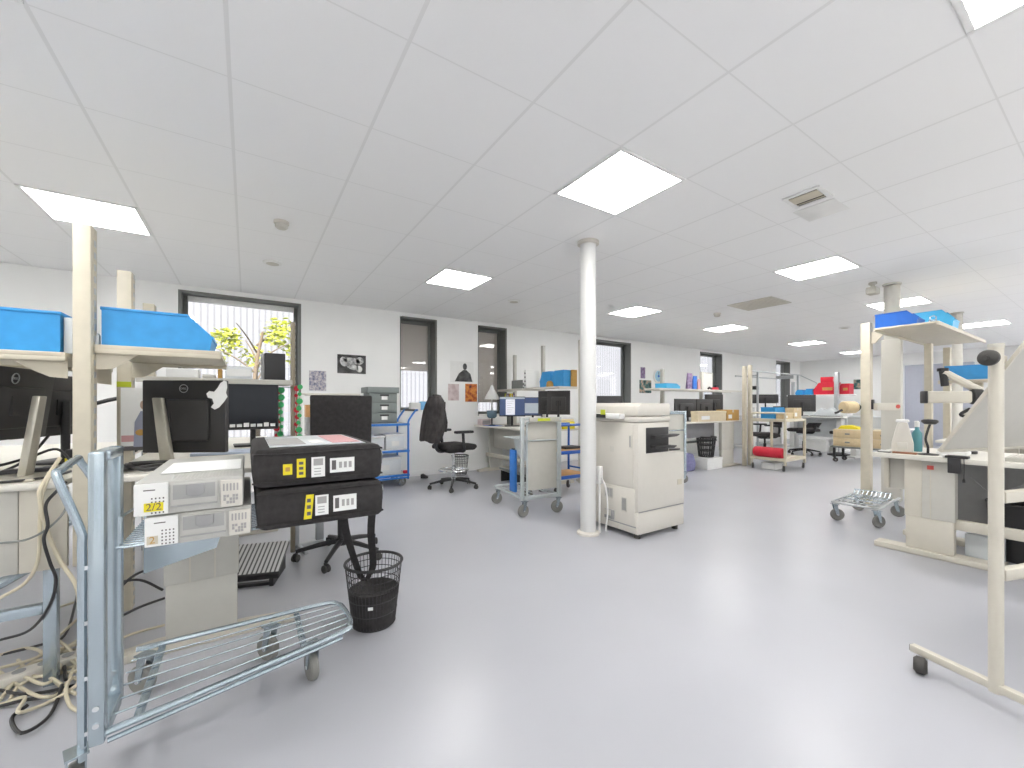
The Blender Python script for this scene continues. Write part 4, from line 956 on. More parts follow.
# ------------------------------------------------------------------ photocopier
cp = thing('photocopier', 'large off-white office photocopier beside the round column', 'photocopier', (2.77, 2.31, 0))
DX, DY = .64, .66
b = MB()
b.box(0, DX, 0, DY, .045, .235, 'offwhite', .014); b.build('paper_cabinet', cp)
b = MB(); b.prism([(0, .24), (DX, .24), (DX, .715), (.42, .735), (.42, 1.0), (0, 1.0)], 0, DY, 'offwhite', 'y', bev=.008)
o = b.build('body', cp)
b = MB(); b.box(.10, .405, -.004, .012, .735, .955, 'black', .002)
b.build('output_bay', cp)
for (z, x1, dz) in ((.775, .46, -.006), (.86, .50, .01)):
    b = MB(); b.prism([(.16, z), (x1-.04, z+dz), (x1, z+dz+.012), (x1, z+dz+.022), (.16, z+.03)], -.05, .02, 'black', 'y', bev=.003); b.build('output_tray', cp)
b = MB(); b.box(.43, .64, .04, .50, .73, .745, 'black', .004); b.build('tray_base', cp)
b = MB(); b.box(-.006, .432, -.004, DY, 1.003, 1.05, 'offwhite', .010); b.build('scanner_bed', cp)
b = MB(); b.prism([(.0, 1.056), (.435, 1.056), (.435, 1.165), (.06, 1.17), (.0, 1.14)], .0, DY-.01, 'offwhite', 'y', bev=.012); l_ = b.build('document_feeder', cp)
b = MB(); b.box(.02, .436, -.003, .004, 1.085, 1.092, 'offwhite2'); b.build('lid_seam', l_)
b = MB(); b.box(-.075, -.002, .14, .50, 1.03, 1.075, 'white', .008, RY(0)); b.box(-.078, -.074, .30, .49, 1.035, 1.07, 'black'); b.build('control_panel', cp)
b = MB(); b.box(-.082, -.078, .30, .355, 1.065, 1.11, 'lime'); b.build('sticky_note', cp)
b = MB(); b.box(-.006, .004, .045, .64, .44, .985, 'offwhite', .004); dd = b.build('side_door', cp)
b = MB(); b.box(-.012, -.004, .05, .085, .78, .90, 'offwhite2', .003); b.box(-.0135, -.010, .07, .082, .79, .885, 'midgrey'); b.build('door_handle', dd)
b = MB(); b.box(-.0075, -.005, .26, .31, .73, .78, 'offwhite2'); b.box(-.0075, -.005, .50, .56, .86, .91, 'pink'); b.box(-.0075, -.005, .50, .56, .78, .83, 'offwhite2'); b.build('warning_label', dd)
b = MB(); b.box(-.005, .004, .03, .64, .10, .43, 'offwhite', .004); pd = b.build('rear_panel', cp)
for (y0_, y1_, z0_, z1_) in ((.27, .38, .31, .41), (.115, .18, .22, .35)):
    b = MB(); b.box(-.009, -.003, y0_, y1_, z0_, z1_, 'offwhite2', .002)
    n = 5
    for k in range(n): b.box(-.011, -.008, y0_+.008+(y1_-y0_-.016)*(k+.1)/n, y0_+.008+(y1_-y0_-.016)*(k+.7)/n, z0_+.012, z1_-.012, 'midgrey')
    b.build('vent_grille', pd)
b = MB(); b.box(-.010, -.003, .26, .38, .12, .205, 'midgrey', .004); b.box(-.013, -.009, .30, .38, .15, .20, 'offwhite2'); b.build('power_inlet', pd)
b = MB(); b.box(-.008, -.003, .02, .36, .105, .115, 'midgrey'); b.build('panel_slot', pd)
b = MB(); b.box(.01, DX-.01, -.004, .002, .236, .243, 'midgrey'); b.build('drawer_gap', cp)
b = MB(); b.box(.54, .60, -.003, .002, .42, .47, 'cream'); b.build('rating_label', cp)
for (x, y) in ((.06, .06), (DX-.06, .06), (.06, DY-.06), (DX-.06, DY-.06)):
    b = MB(); b.lathe([(.028, 0), (.028, .03), (.018, .045)], 'drub', 16, o=(x, y, 0)); b.build('foot', cp)
so = thing('power_post', 'white socket box with cable between the round column and photocopier', 'socket', (2.665, 2.655, 0))
b = MB(); b.box(-.022, .022, -.022, .022, .44, .60, 'white', .006); b.box(-.008, .008, -.006, .006, 0, .44, 'white', .002); b.build('trunking', so)
b = MB(); b.tube(smooth([(.0, -.026, .50), (.02, -.06, .40), (.03, -.07, .2), (.02, -.06, .05), (.06, -.04, .012)]), .007, 'white', 8); b.build('cord', so)

# ================================================================== CENTRE, BEHIND THE COPIER
trolley('panel_trolley', 'wire trolley with beige end panel right behind the photocopier', (5.42, 3.66, 0), math.radians(84), .74, .50, panel='greybeige', handle='wide', hz=1.06, wr=.064, pw=.014, wheels=[(-.02, .02, 1.2), (-.02, .46, 1.7), (.62, .46, 1.5), (.62, .02, 1.5)])
bn = thing('workbench', 'workbench with grey modesty panel and cartons, behind the photocopier', 'workbench')
b = MB(); b.box(6.15, 7.92, 4.12, 4.90, .825, .852, 'top', .006); b.build('worktop', bn)
b = MB(); b.box(6.2, 7.265, 4.30, 4.32, .56, .824, 'modesty', .003); b.build('modesty_panel', bn)
tleg(bn, 7.27, 7.68, 4.16, .822, (6.95, 7.90)); tleg(bn, 6.22, 6.42, 4.7, .822, (6.18, 6.5))
post(7.86, 4.06, 0, 1.87, 'tall cream post at the right end of the carton bench, left of its pair', None, w=.06, dpt=.06)
post(8.00, 4.03, 0, 1.90, 'tall cream post at the right end of the carton bench, right of its pair', None, w=.06, dpt=.06)
post(6.69, 5.0, 0, 1.83, 'pale post behind the carton bench next to the wall clock', None, w=.06, dpt=.06, m='greybeige')
post(7.97, 5.0, 0, 1.83, 'pale post behind the carton bench next to the white board', None, w=.06, dpt=.06, m='greybeige')
shelf_thing('long pale shelf above the monitors of the carton bench', (6.1, 4.62, 1.42), 2.9, .33, m='top')
for (x, y, r, w, lab) in ((6.55, 4.42, 176, .56, 'dark monitor seen from behind on the carton bench, left of two'), (7.20, 4.46, 186, .62, 'dark monitor seen from behind on the carton bench, right of two')):
    monitor(lab, (x, y, .852), math.radians(r), w, .33, .235)
monitor('black narrow monitor beside the tall cream post pair', (7.75, 4.6, .852), math.radians(140), .34, .40, .30)
def carton(label, x0, x1, y0, y1, z, h, m, open_top=False, name='carton', cat='box', tape=True, rz=0):
    o = thing(name, label, cat, (x0, y0, z), rz); w, d_ = x1-x0, y1-y0
    b = MB(); b.box(0, w, 0, d_, 0, h, m, .003); b.build('body', o)
    b = MB()
    if tape: b.box(w*.44, w*.56, -.0015, d_+.0015, h*.75, h+.0015, 'cream')
    else: b.box(-.005, w+.005, -.005, d_+.005, h*.78, h+.004, m, .003)
    b.build('tape' if tape else 'lid', o); 
    b = MB(); b.box(w*.12, w*.4, -.003, -.0005, h*.2, h*.55, 'paper'); b.build('label_sticker', o)
    return o
carton('long cream carton on the bench behind the photocopier', 6.48, 7.36, 4.13, 4.26, .852, .18, 'creamcard', tape=False)
carton('orange-brown carton at the right end of the bench behind the photocopier', 7.42, 7.84, 4.15, 4.36, .852, .20, 'carton')
bkt = thing('waste_bin', 'black slatted basket standing on a white box under the carton bench', 'bin', (7.0, 4.30, .20))
b = MB()
for k in range(20): a = 2*PI*k/20; b.tube([(.12*math.cos(a), .12*math.sin(a), .01), (.16*math.cos(a), .16*math.sin(a), .36)], .009, 'black', 4)
for z in (.015, .12, .22, .30): b.tube([((.12+.04*z/.36)*math.cos(2*PI*k/24), (.12+.04*z/.36)*math.sin(2*PI*k/24), z) for k in range(24)], .012, 'black', 5, True)
b.build('mesh_wall', bkt)
b = MB(); b.tube([(.16*math.cos(2*PI*k/24), .16*math.sin(2*PI*k/24), .36) for k in range(24)], .02, 'black', 6, True); b.build('rim', bkt)
carton('white box on the floor under the carton bench', 6.75, 7.22, 4.12, 4.48, 0, .198, 'white', tape=False)
b = MB(); b.prism([(0, 0), (.3, 0), (.34, .12), (.26, .30), (.10, .32), (-.02, .15)], 0, .22, 'bagblue', 'y', bev=.03); o = b.build('bag', loc=(6.22, 4.2, 0)); tag(o, 'bluish-purple bag on the floor under the left end of the carton bench', 'bag')
bin_thing((6.35, 4.78, 1.446), 0, .40, .24, .09, 'lblue', 'flat light blue bin on the long pale shelf above the carton bench')
for (x0, x1, z1, m, lab) in ((7.27, 7.42, 1.77, 'ppurp', 'purple brown picture card standing on the long pale shelf'), (7.46, 7.58, 1.72, 'bbmat', 'blue picture card standing on the long pale shelf'), (7.62, 7.70, 1.66, 'pink', 'small pink picture card standing on the long pale shelf')):
    b = MB(); b.prism([(0, 0), (.05, 0), (.012, z1-1.446), (0, z1-1.446)], 0, x1-x0, m, 'x'); o = b.build('picture_card', loc=(x0, 4.85, 1.446)); tag(o, lab, 'card')
dt = thing('tape_gun', 'red and black tape gun lying on the long pale shelf', 'tape gun', (7.86, 4.70, 1.446))
b = MB(); b.box(-.02, .20, -.03, .03, 0, .05, 'red', .012); b.build('body', dt)
b = MB(); b.tube([(-.02, 0, .025), (-.10, 0, .045), (-.13, 0, .02)], .02, 'black', 8); b.build('handle', dt)
b = MB(); b.lathe([(.05, -.02), (.05, .02)], 'black', 20, X=T(.16, 0, .06) @ RX(PI/2)); b.build('roll', dt)
wbd = thing('white_board', 'small white display board behind the long pale shelf, right of the cards', 'board', (8.05, 5.06, 1.46))
b = MB(); b.box(0, .42, 0, .012, 0, .36, 'white', .003); b.build('panel', wbd)
b = MB(); b.box(-.012, .432, -.004, .016, .36, .375, 'greybeige'); b.box(-.012, .432, -.004, .016, -.015, 0, 'greybeige'); b.box(-.012, 0, -.004, .016, 0, .36, 'greybeige'); b.box(.42, .432, -.004, .016, 0, .36, 'greybeige'); b.build('frame', wbd)

# cream parts cart
pcx = thing('parts_cart', 'cream tube cart with blue bin on top and red bag below', 'cart', (7.70, 3.30, 0))
b = MB()
for (x, y) in ((0, 0), (.74, 0), (0, .55), (.74, .55)): b.box(x-.018, x+.018, y-.018, y+.018, .10, .88, 'sage', .003)
b.tube(smooth([(0, 0, .86), (0, 0, .97), (0, .05, 1.0), (0, .50, 1.0), (0, .55, .97), (0, .55, .86)], 4), .018, 'sage', 8)
b.build('frame', pcx)
b = MB(); b.box(-.02, .76, -.02, .57, .85, .90, 'sage', .006); b.build('top_tray', pcx)
b = MB(); b.box(-.02, .76, -.02, .57, .17, .22, 'sage', .006); b.build('bottom_shelf', pcx)
for (x, y) in ((0, .02), (.74, .02), (0, .53), (.74, .53)): caster(pcx, x, y, .13, 'steel', 'drub', .05, .5)
bin_thing((7.80, 3.62, .9005), 0, .42, .24, .20, 'blue', 'blue bin lying on the top tray of the cream cart')
carton('brown carton at the far right of the cream cart top', 8.12, 8.42, 3.34, 3.48, .9005, .19, 'cardb')
carton('long tan carton at the front of the cream cart top', 7.74, 8.08, 3.34, 3.46, .9005, .10, 'cardb', tape=False)
rb = thing('tool_bag', 'red rolled bag with black strap on the cream cart bottom shelf', 'bag', (7.72, 3.87, .2205), -PI/2)
b = MB(); b.lathe([(.05, 0), (.085, .01), (.09, .04), (.09, .44), (.085, .47), (.05, .48)], 'red', 24, X=T(0.06, 0, .09) @ RY(PI/2)); b.build('bag_body', rb)
b = MB(); b.tube([(.06, 0, .09), (-.02, .05, .085), (-.05, .12, .07)], .016, 'black', 8); b.build('strap', rb)
carton('white box on the floor beneath the cream cart', 7.78, 8.10, 3.5, 3.72, 0, .11, 'white', tape=False)

# ================================================================== FAR BENCHES
bq = thing('workbench', 'far white workbench with red and blue bins above it', 'workbench')
b = MB(); b.box(11.5, 12.5, 3.65, 5.15, .83, .86, 'white', .006); b.build('worktop', bq)
b = MB(); b.box(12.0, 12.02, 3.8, 5.0, .35, .83, 'cloudy', .003); b.build('modesty_panel', bq)
for y in (3.85, 4.85):
    b = MB(); b.box(11.8, 12.1, y, y+.10, .05, .83, 'white', .004); b.box(11.55, 12.45, y-.02, y+.12, 0, .05, 'white', .006); b.build('leg', bq)
bq2 = thing('workbench', 'pale far workbench under the sixth window', 'workbench')
b = MB(); b.box(10.9, 12.9, 5.32, 6.1, .83, .86, 'white', .006); b.build('worktop', bq2)
for x in (11.1, 12.6):
    b = MB(); b.box(x, x+.10, 5.5, 5.8, .05, .83, 'white', .004); b.box(x-.02, x+.12, 5.34, 6.05, 0, .05, 'white', .006); b.build('leg', bq2)
bq3 = thing('workbench', 'low pale far workbench with clear storage, left of the bench post', 'workbench')
b = MB(); b.box(10.7, 11.4, 2.5, 3.5, .63, .66, 'white', .006); b.build('worktop', bq3)
for y in (2.6, 3.3):
    b = MB(); b.box(10.9, 11.2, y, y+.10, .05, .63, 'white', .004); b.box(10.75, 11.35, y-.02, y+.12, 0, .05, 'white', .006); b.build('leg', bq3)
post(11.88, 3.97, .861, 1.92, 'far grey post in front of the red bins', None, w=.10, dpt=.08, m='steel')
post(12.36, 5.10, .861, 1.75, 'far grey post left of the far blue bins', None, w=.07, dpt=.07, m='steel')
shelf_thing('far pale shelf carrying red and blue bins', (12.30, 3.72, 1.37), 1.36, .36, rz=PI/2, m='white')
bin_thing((12.12, 4.74, 1.396), PI/2, .16, .22, .13, 'blue', 'far small blue bin, left of two on the far shelf')
bin_thing((12.12, 4.52, 1.396), PI/2, .18, .22, .15, 'blue', 'far small blue bin, right of two on the far shelf')
def red_bin(label, loc, L, W_, H):
    o = bin_mesh(MB(), L, W_, H, 'red').build('storage_bin', loc=loc, rot=(0, 0, PI/2)); tag(o, label, 'bin')
    b = MB(); b.box(L*.15, L*.6, W_/2+.0005, W_/2+.004, H*.35, H*.6, 'carton'); b.build('label_card', o); return o
red_bin('far large red bin left of the far grey post', (12.12, 4.02, 1.396), .46, .28, .29)
red_bin('far smaller red bin right of the far grey post', (12.12, 3.76, 1.396), .20, .28, .25)
b = MB(); b.box(0, .26, 0, .2, 0, .02, 'red'); b.box(0, .26, 0, .015, .02, .14, 'red', .003); b.box(0, .26, .185, .2, .02, .14, 'red', .003); b.box(.05, .2, .02, .18, .02, .12, 'paper', .003); o = b.build('letter_tray', loc=(12.24, 4.10, 1.69), rot=(0, 0, PI/2)); tag(o, 'small red and white tray on top of the far large red bin', 'tray')
for (x, y, r, w, h, zc, lab) in ((11.85, 5.6, 150, .80, .24, .44, 'far wide dark monitor above the blue bin of the cream cart'), (11.75, 4.66, 128, .60, .42, .32, 'far dark monitor right of the cream cart cartons')):
    monitor(lab, (x, y, .86), math.radians(r), w, h, zc)
hs = thing('scanner_head', 'small black scanner on a thin arm above the far wide monitor', 'scanner', (11.75, 5.9, .86))
b = MB(); b.tube([(0, 0, 0), (0, 0, .72), (.1, -.05, .76)], .012, 'steel', 8); b.build('stand_arm', hs)
b = MB(); b.box(.02, .22, -.12, .0, .70, .80, 'black', .02); b.build('head', hs)
rl = thing('rail_frame', 'thin aluminium overhead rail frame above the far benches', 'rail', (10.75, 5.23, 0))
b = MB(); b.box(-.02, .02, -.02, .02, 0, 1.98, 'steel', .003); b.build('upright', rl)
b = MB(); b.box(2.18, 2.22, -.02, .02, 0, 1.98, 'steel', .003); b.build('upright', rl)
b = MB(); b.box(-.3, 2.4, -.02, .02, 1.96, 1.99, 'steel', .003); b.build('top_rail', rl)
b = MB(); b.box(-.3, 1.9, .38, .41, 1.86, 1.89, 'steel', .003); b.box(-.02, .02, -.02, .41, 1.86, 1.89, 'steel', .003); b.box(1.87, 1.9, -.02, .41, 1.86, 1.96, 'steel', .003); b.build('side_rail', rl)
b = MB(); b.tube([(2.4, 0, 1.96), (2.45, -.35, 1.75), (2.48, -.42, 1.62)], .012, 'steel', 8); b.build('hose', rl)
st_ = thing('paper_stack', 'far heap of grey white papers beside the far grey post', 'paper', (11.56, 4.36, .86), -PI/2)
b = MB(); b.prism([(0, 0), (.52, 0), (.50, .10), (.38, .22), (.25, .14), (.18, .2), (.05, .08)], 0, .2, 'cloudy', 'y', bev=.01); b.build('loose_sheets', st_)
b = MB(); b.box(-.05, .56, -.02, .22, -.0, .02, 'grey', .003); b.build('tray', st_)
carton('clear plastic storage box on the low far bench, left of the bench post', 10.75, 11.1, 2.75, 3.4, .6605, .24, 'cloudy', tape=False, name='storage_box')
office_chair('far black office chair behind the cream cart', (9.45, 4.45, 0), 2.4, back=(.5, .45), zb=.66, seat_z=.48, arms=True)
office_chair('farther black stool chair seen through the cream cart', (10.75, 4.22, 0), 1.2, back=(.35, .12), zb=.62, seat_z=.55, arms=False)
poster('small dark framed print on the far end wall left of the bench post', 0, .22, 1.62, 1.92, 'pface')
o = bpy.data.objects[-1] if False else [x for x in col.objects if x.name.startswith('wall_print')][-1]
o.rotation_euler = (0, 0, PI/2); o.location = (X1-.002+WY, 4.66, 0)
# low trolley with wooden drawers
lt2 = thing('low_trolley', 'dark low table trolley carrying wooden drawer boxes, left of the tall bench post', 'trolley', (9.85, 3.40, 0), -PI/2)
b = MB(); b.box(0, 1.05, 0, .55, .29, .32, 'grey', .005); b.build('table_top', lt2)
for (x, y) in ((.05, .05), (1.0, .05), (.05, .5), (1.0, .5)):
    b = MB(); b.box(x-.02, x+.02, y-.02, y+.02, .10, .29, 'black', .003); l_ = b.build('leg', lt2)
    caster(lt2, x, y, .11, 'black', 'drub', .045, .5)
for (dx, w_, lab) in ((.03, .48, 'light wooden drawer box on the low trolley, left of the tall bench post'), (.60, .40, 'light wooden drawer box on the low trolley, right of the tall bench post')):
    o = thing('drawer_box', lab, 'drawer box', (9.88, 3.40-dx, .3205), -PI/2)
    b = MB(); b.box(0, w_, .02, .45, 0, .34, 'creamcard', .004); b.build('carcass', o)
    for k in range(2):
        b = MB(); b.box(.01, w_-.01, 0, .02, .012+k*.165, .16+k*.165, 'cardb', .004); d_ = b.build('drawer', o)
        b = MB(); b.box(w_*.42, w_*.58, -.012, 0, .07+k*.165, .10+k*.165, 'grey', .003); b.build('drawer_handle', d_)
b = MB(); b.prism([(0, 0), (.36, 0), (.30, .05), (.2, .08), (.06, .07)], 0, .2, 'yellow', 'y', bev=.008); o = b.build('yellow_cloth', loc=(10.0, 3.33, .661), rot=(0, 0, -PI/2)); tag(o, 'yellow folded cloth on the left wooden drawer box', 'cloth')

# ================================================================== RIGHT
br = thing('workbench', 'cream workbench at right with panelled end leg and red sticker', 'workbench')
b = MB(); b.box(4.24, 5.06, -.5, 1.18, .735, .772, 'top', .006); b.build('worktop', br)
b = MB(); b.box(4.33, 4.42, .735, .91, .29, .735, 'greybeige', .004); b.box(4.335, 4.415, .91, 1.01, .29, .735, 'beige', .004); b.box(4.338, 4.412, .742, 1.004, .045, .289, 'beige', .004)
b.box(4.326, 4.332, .86, .866, .29, .735, 'beige'); l_ = b.build('panel_leg', br)
b = MB(); b.box(4.322, 4.331, .845, .88, .665, .695, 'redstk'); b.build('red_sticker', l_)
b = MB(); b.box(4.31, 4.44, -.5, 1.19, .0, .045, 'beige', .008); b.build('foot_rail', br)
b = MB(); b.box(4.36, 4.40, -.5, .744, .235, .31, 'beige', .005); b.build('lower_beam', br)
b = MB(); b.box(4.46, 4.475, 1.03, 1.13, .47, .735, 'greybeige', .003); b.box(4.44, 4.475, 1.13, 1.16, .47, .735, 'beige', .003); b.build('modesty_panel', br)
b = MB(); b.box(5.02, 5.04, -.5, 1.0, .16, .735, 'midgrey', .003); b.build('back_panel', br)
b = MB(); b.box(4.90, 4.98, -.45, -.25, .05, .744, 'beige', .004); b.box(4.88, 5.0, -.5, 1.15, 0, .045, 'beige', .008); b.build('rear_leg', br)
p_r = post(5.86, 1.68, 0, 2.07, 'tall cream post at the corner of the right workbench, black clamp on it', None, w=.092, dpt=.085)
hsh = shelf_thing('cream shelf held high by the bench post, carrying deep blue and light blue bins', (5.56, 1.05, 1.935), 2.2, .49, m='cream')
b = MB(); b.prism([(.49, .03), (.585, .03), (.585, -.10), (.56, -.10), (.49, -.02)], .285, .315, 'cream', 'x'); b.build('bracket', hsh)
bin_thing((5.72, 1.535, 1.961), -PI/2, .32, .24, .145, 'deepblue', 'deep blue bin on the high cream shelf at right')
bin_thing((6.25, 1.40, 1.961), -PI/2, .34, .24, .19, 'lblue', 'light blue bin on the high cream shelf, behind the deep blue bin')
b = MB(); b.tube([(.0, .0, .0), (.0, .0, .06), (.02, -.02, .07), (.035, -.035, .06), (.035, -.035, 0)], .006, 'clear', 6); b.box(-.01, .04, -.04, .01, 0, .03, 'clear', .004); o = b.build('clear_clip', loc=(5.66, 1.13, 1.961)); tag(o, 'clear plastic clip at the mouth of the deep blue bin', 'clip')
cl = thing('post_clamp', 'black clamp and cream arm with red button on the tall bench post', 'arm', (5.86, 1.68, 1.15))
b = MB(); b.box(-.01, .055, -.055, -.041, -.05, .06, 'black', .004); b.build('clamp', cl)
b = MB(); b.box(.03, .30, -.10, -.05, -.06, .02, 'beige', .006, RZ(-.55)); b.build('arm', cl)
b = MB(); b.cyl((.26, -.108, -.018), (.26, -.099, -.018), .022, 'redstk', n=16, X=RZ(-.55)); b.build('button', cl)
lp = thing('task_lamp', 'beige cylinder lamp head with black end cap left of the tall bench post', 'lamp', (5.83, 1.71, 1.123))
X = RZ(math.radians(150))
b = MB(); b.lathe([(.035, .075), (.06, .085), (.068, .10), (.068, .22), (.055, .235), (.001, .236)], 'cardb', 24, X=X @ RY(PI/2)); b.build('lamp_body', lp)
b = MB(); b.lathe([(.012, .03), (.03, .04), (.045, .06), (.045, .085)], 'black', 20, X=X @ RY(PI/2)); b.build('end_cap', lp)
b = MB(); b.tube([(.24, 0, -.03), (.30, .0, -.06), (.32, 0, -.065)], .012, 'black', 8, X=X); b.build('switch_stub', lp)
post(6.45, 1.30, 0, 1.84, 'cream post behind the inspection arm, nearer of the two inner posts', None, w=.08, dpt=.06)
post(7.10, 1.27, 0, 1.84, 'cream post behind the inspection arm, farther of the two inner posts', None, w=.08, dpt=.06)
bb = thing('workbench', 'next workbench beyond the right one, mostly hidden behind the tilted board', 'workbench')
b = MB(); b.box(6.2, 7.4, .35, 1.2, .745, .772, 'top', .006); b.build('worktop', bb)
for x in (6.35, 7.2):
    b = MB(); b.box(x, x+.08, .65, .95, .05, .744, 'beige', .004); b.box(x-.02, x+.10, .40, 1.15, 0, .05, 'beige', .006); b.build('leg', bb)
shelf_thing('lower cream shelf with a light blue bin, left of the stand knob', (6.15, .75, 1.385), .50, .42, m='cream')
bin_thing((6.38, 1.14, 1.411), -PI/2, .36, .24, .15, 'blue', 'light blue bin on the lower shelf beside the stand knob')
b = MB(); b.box(6.47, 6.53, .9, .96, .772, 1.385, 'cream', .003); o = b.build('shelf_post'); tag(o, 'short cream post under the lower shelf with the light blue bin', 'post')

# things on the right workbench
wr = thing('dispenser', 'white tapered plastic dispenser on the right workbench corner', 'dispenser', (4.46, 1.05, .772))
b = MB(); b.prism([(-.065, 0), (.065, 0), (.065, .075), (.034, .22), (.03, .24), (-.03, .24), (-.034, .22), (-.065, .075)], -.045, .045, 'offwhite', 'y', RZ(-1.35), bev=.012); b.build('housing', wr)
b = MB(); b.box(-.04, .04, -.05, .05, .24, .262, 'white', .008, RZ(-1.35)); b.build('cap', wr)
b = MB(); b.box(-.03, .03, -.050, -.043, .02, .08, 'offwhite2', .004, RZ(-1.35)); b.build('front_panel', wr)
b = MB(); b.box(4.28, 4.34, 1.085, 1.16, .772, .778, 'black', .002); b.box(4.285, 4.335, 1.09, 1.155, .778, .788, 'white', .003); tag(b.build('tape_pad'), 'small white and black pad at the very corner of the right workbench', 'pad')
b = MB(); b.box(-.07, .07, -.025, .025, 0, .014, mat('brown_tray', (.30, .13, .07), .5), .004); o = b.build('brown_tray', loc=(4.30, 1.00, .772), rot=(0, 0, -1.5)); tag(o, 'brown tool tray along the front edge of the right workbench', 'tray')
gl2 = thing('spray_bottle', 'teal and white bottle on the right workbench behind the dispenser', 'bottle', (4.60, .995, .772))
b = MB(); b.lathe([(.03, 0), (.032, .01), (.032, .15), (.014, .18), (.012, .21)], 'teal', 20); b.build('bottle_body', gl2)
b = MB(); b.lathe([(.016, .20), (.016, .24), (.008, .25)], 'white', 16); b.box(-.04, .012, -.01, .01, .235, .25, 'white', .004); b.build('cap', gl2)
mg = thing('magnifier', 'black oval magnifier on a bent stem standing on the right workbench', 'magnifier', (4.37, .885, .772))
b = MB(); b.lathe([(.06, 0), (.06, .006), (.02, .012)], 'black', 24); b.build('base_plate', mg)
b = MB(); b.tube(smooth([(0, 0, .008), (.0, .0, .06), (-.01, .01, .12), (.0, .0, .19), (.01, -.01, .235)]), .008, 'black', 8); b.build('stem', mg)
b = MB(); b.lathe([(.001, -.018), (.032, -.016), (.048, 0), (.048, .012), (.04, .018), (.001, .02)], 'black', 24, X=T(0, -.01, .25) @ RY(.12)); b.build('lens_head', mg)
b = MB(); b.box(4.47, 4.63, .70, .86, .772, .80, 'white', .006); b.box(4.48, 4.62, .71, .85, .80, .812, 'offwhite', .003); tag(b.build('white_case'), 'flat white case on the right workbench behind the magnifier', 'case')
ht = thing('hand_tool', 'small red and light blue tool standing on the flat white case', 'tool', (4.53, .80, .8125))
b = MB(); b.lathe([(.022, 0), (.022, .05), (.014, .07)], 'lblue', 16); b.build('grip', ht)
b = MB(); b.tube([(0, 0, .06), (0, -.02, .10), (.0, -.05, .12)], .01, 'red', 8); b.build('nozzle', ht)
b = MB(); b.box(-.015, .04, -.045, .0, .0, .06, 'scan', .006); b.build('block', ht)
ia = thing('inspection_arm', 'beige cylindrical inspection head on a jointed arm above the right workbench', 'arm', (4.70, .745, .772))
b = MB(); b.cyl((.05, 0, 0), (.05, 0, .34), .018, 'beige', n=14); b.lathe([(.06, 0), (.06, .02)], 'black', 20, o=(.05, 0, 0)); b.build('column', ia)
b = MB(); X = T(.0, .03, .445) @ RZ(math.radians(-60)); b.box(-.20, .06, -.05, .05, -.05, .045, 'beige', .018, X); b.build('head', ia)
b = MB(); b.box(-.215, -.198, -.052, .052, -.052, .048, 'black', .006, X); b.build('front_cap', ia)
b = MB(); b.lathe([(.05, .06), (.06, .07), (.06, .12), (.045, .14)], 'black', 20, X=X @ RY(PI/2)); b.lathe([(.035, .14), (.042, .15), (.042, .185), (.03, .19)], 'black', 20, X=X @ RY(PI/2)); b.build('rear_joint', ia)
b = MB(); b.tube([(.07, -.07, .49), (-.02, .06, .60), (-.06, .11, .645)], .028, 'beige', 10); b.build('upper_arm', ia)
b = MB(); b.tube([(-.06, .11, .655), (-.055, .105, .60), (-.05, .10, .53)], .024, 'black', 10); b.lathe([(.034, -.012), (.034, .012)], 'black', 18, o=(-.06, .11, .66)); b.build('black_joint', ia)
b = MB(); b.tube(smooth([(.04, -.02, .35), (.0, .02, .30), (.1, -.1, .27), (.2, -.2, .34)]), .012, 'black', 8); b.tube(smooth([(.06, .0, .26), (.12, -.1, .22), (.22, -.2, .28)]), .014, 'white', 8); b.build('hoses', ia)
bc = thing('edge_clamp', 'black clamp hanging over the front edge of the right workbench', 'clamp', (4.236, .715, .735))
b = MB(); b.box(-.012, .06, -.06, .055, .0375, .055, 'black', .005); b.build('top_jaw', bc)
b = MB(); b.box(-.014, .003, -.025, .04, -.07, .038, 'black', .004); b.build('hanging_plate', bc)
b = MB(); b.tube(smooth([(-.01, -.04, .042), (-.012, -.042, -.04), (-.010, -.04, -.10)]), .0025, 'black', 6); b.lathe([(.004, 0), (.008, -.015), (.008, -.03)], 'black', 10, o=(-.010, -.04, -.098)); b.build('cord', bc)
b = MB(); b.cyl((-.0, .07, .048), (.03, .05, .048), .010, 'white', n=12); b.build('knob', bc)
b = MB(); b.box(4.30, 4.62, .10, .50, .772, .80, 'greybeige', .006)
tt = b.build('keyboard_case'); tag(tt, 'beige keyboard on the right workbench under the tilted board', 'keyboard')
for j in range(1):
    b = MB()
    for i in range(18): b.box(4.31, 4.60, .11+i*.021, .126+i*.021, .80, .805, 'offwhite', .001)
    b.build('keys', tt)
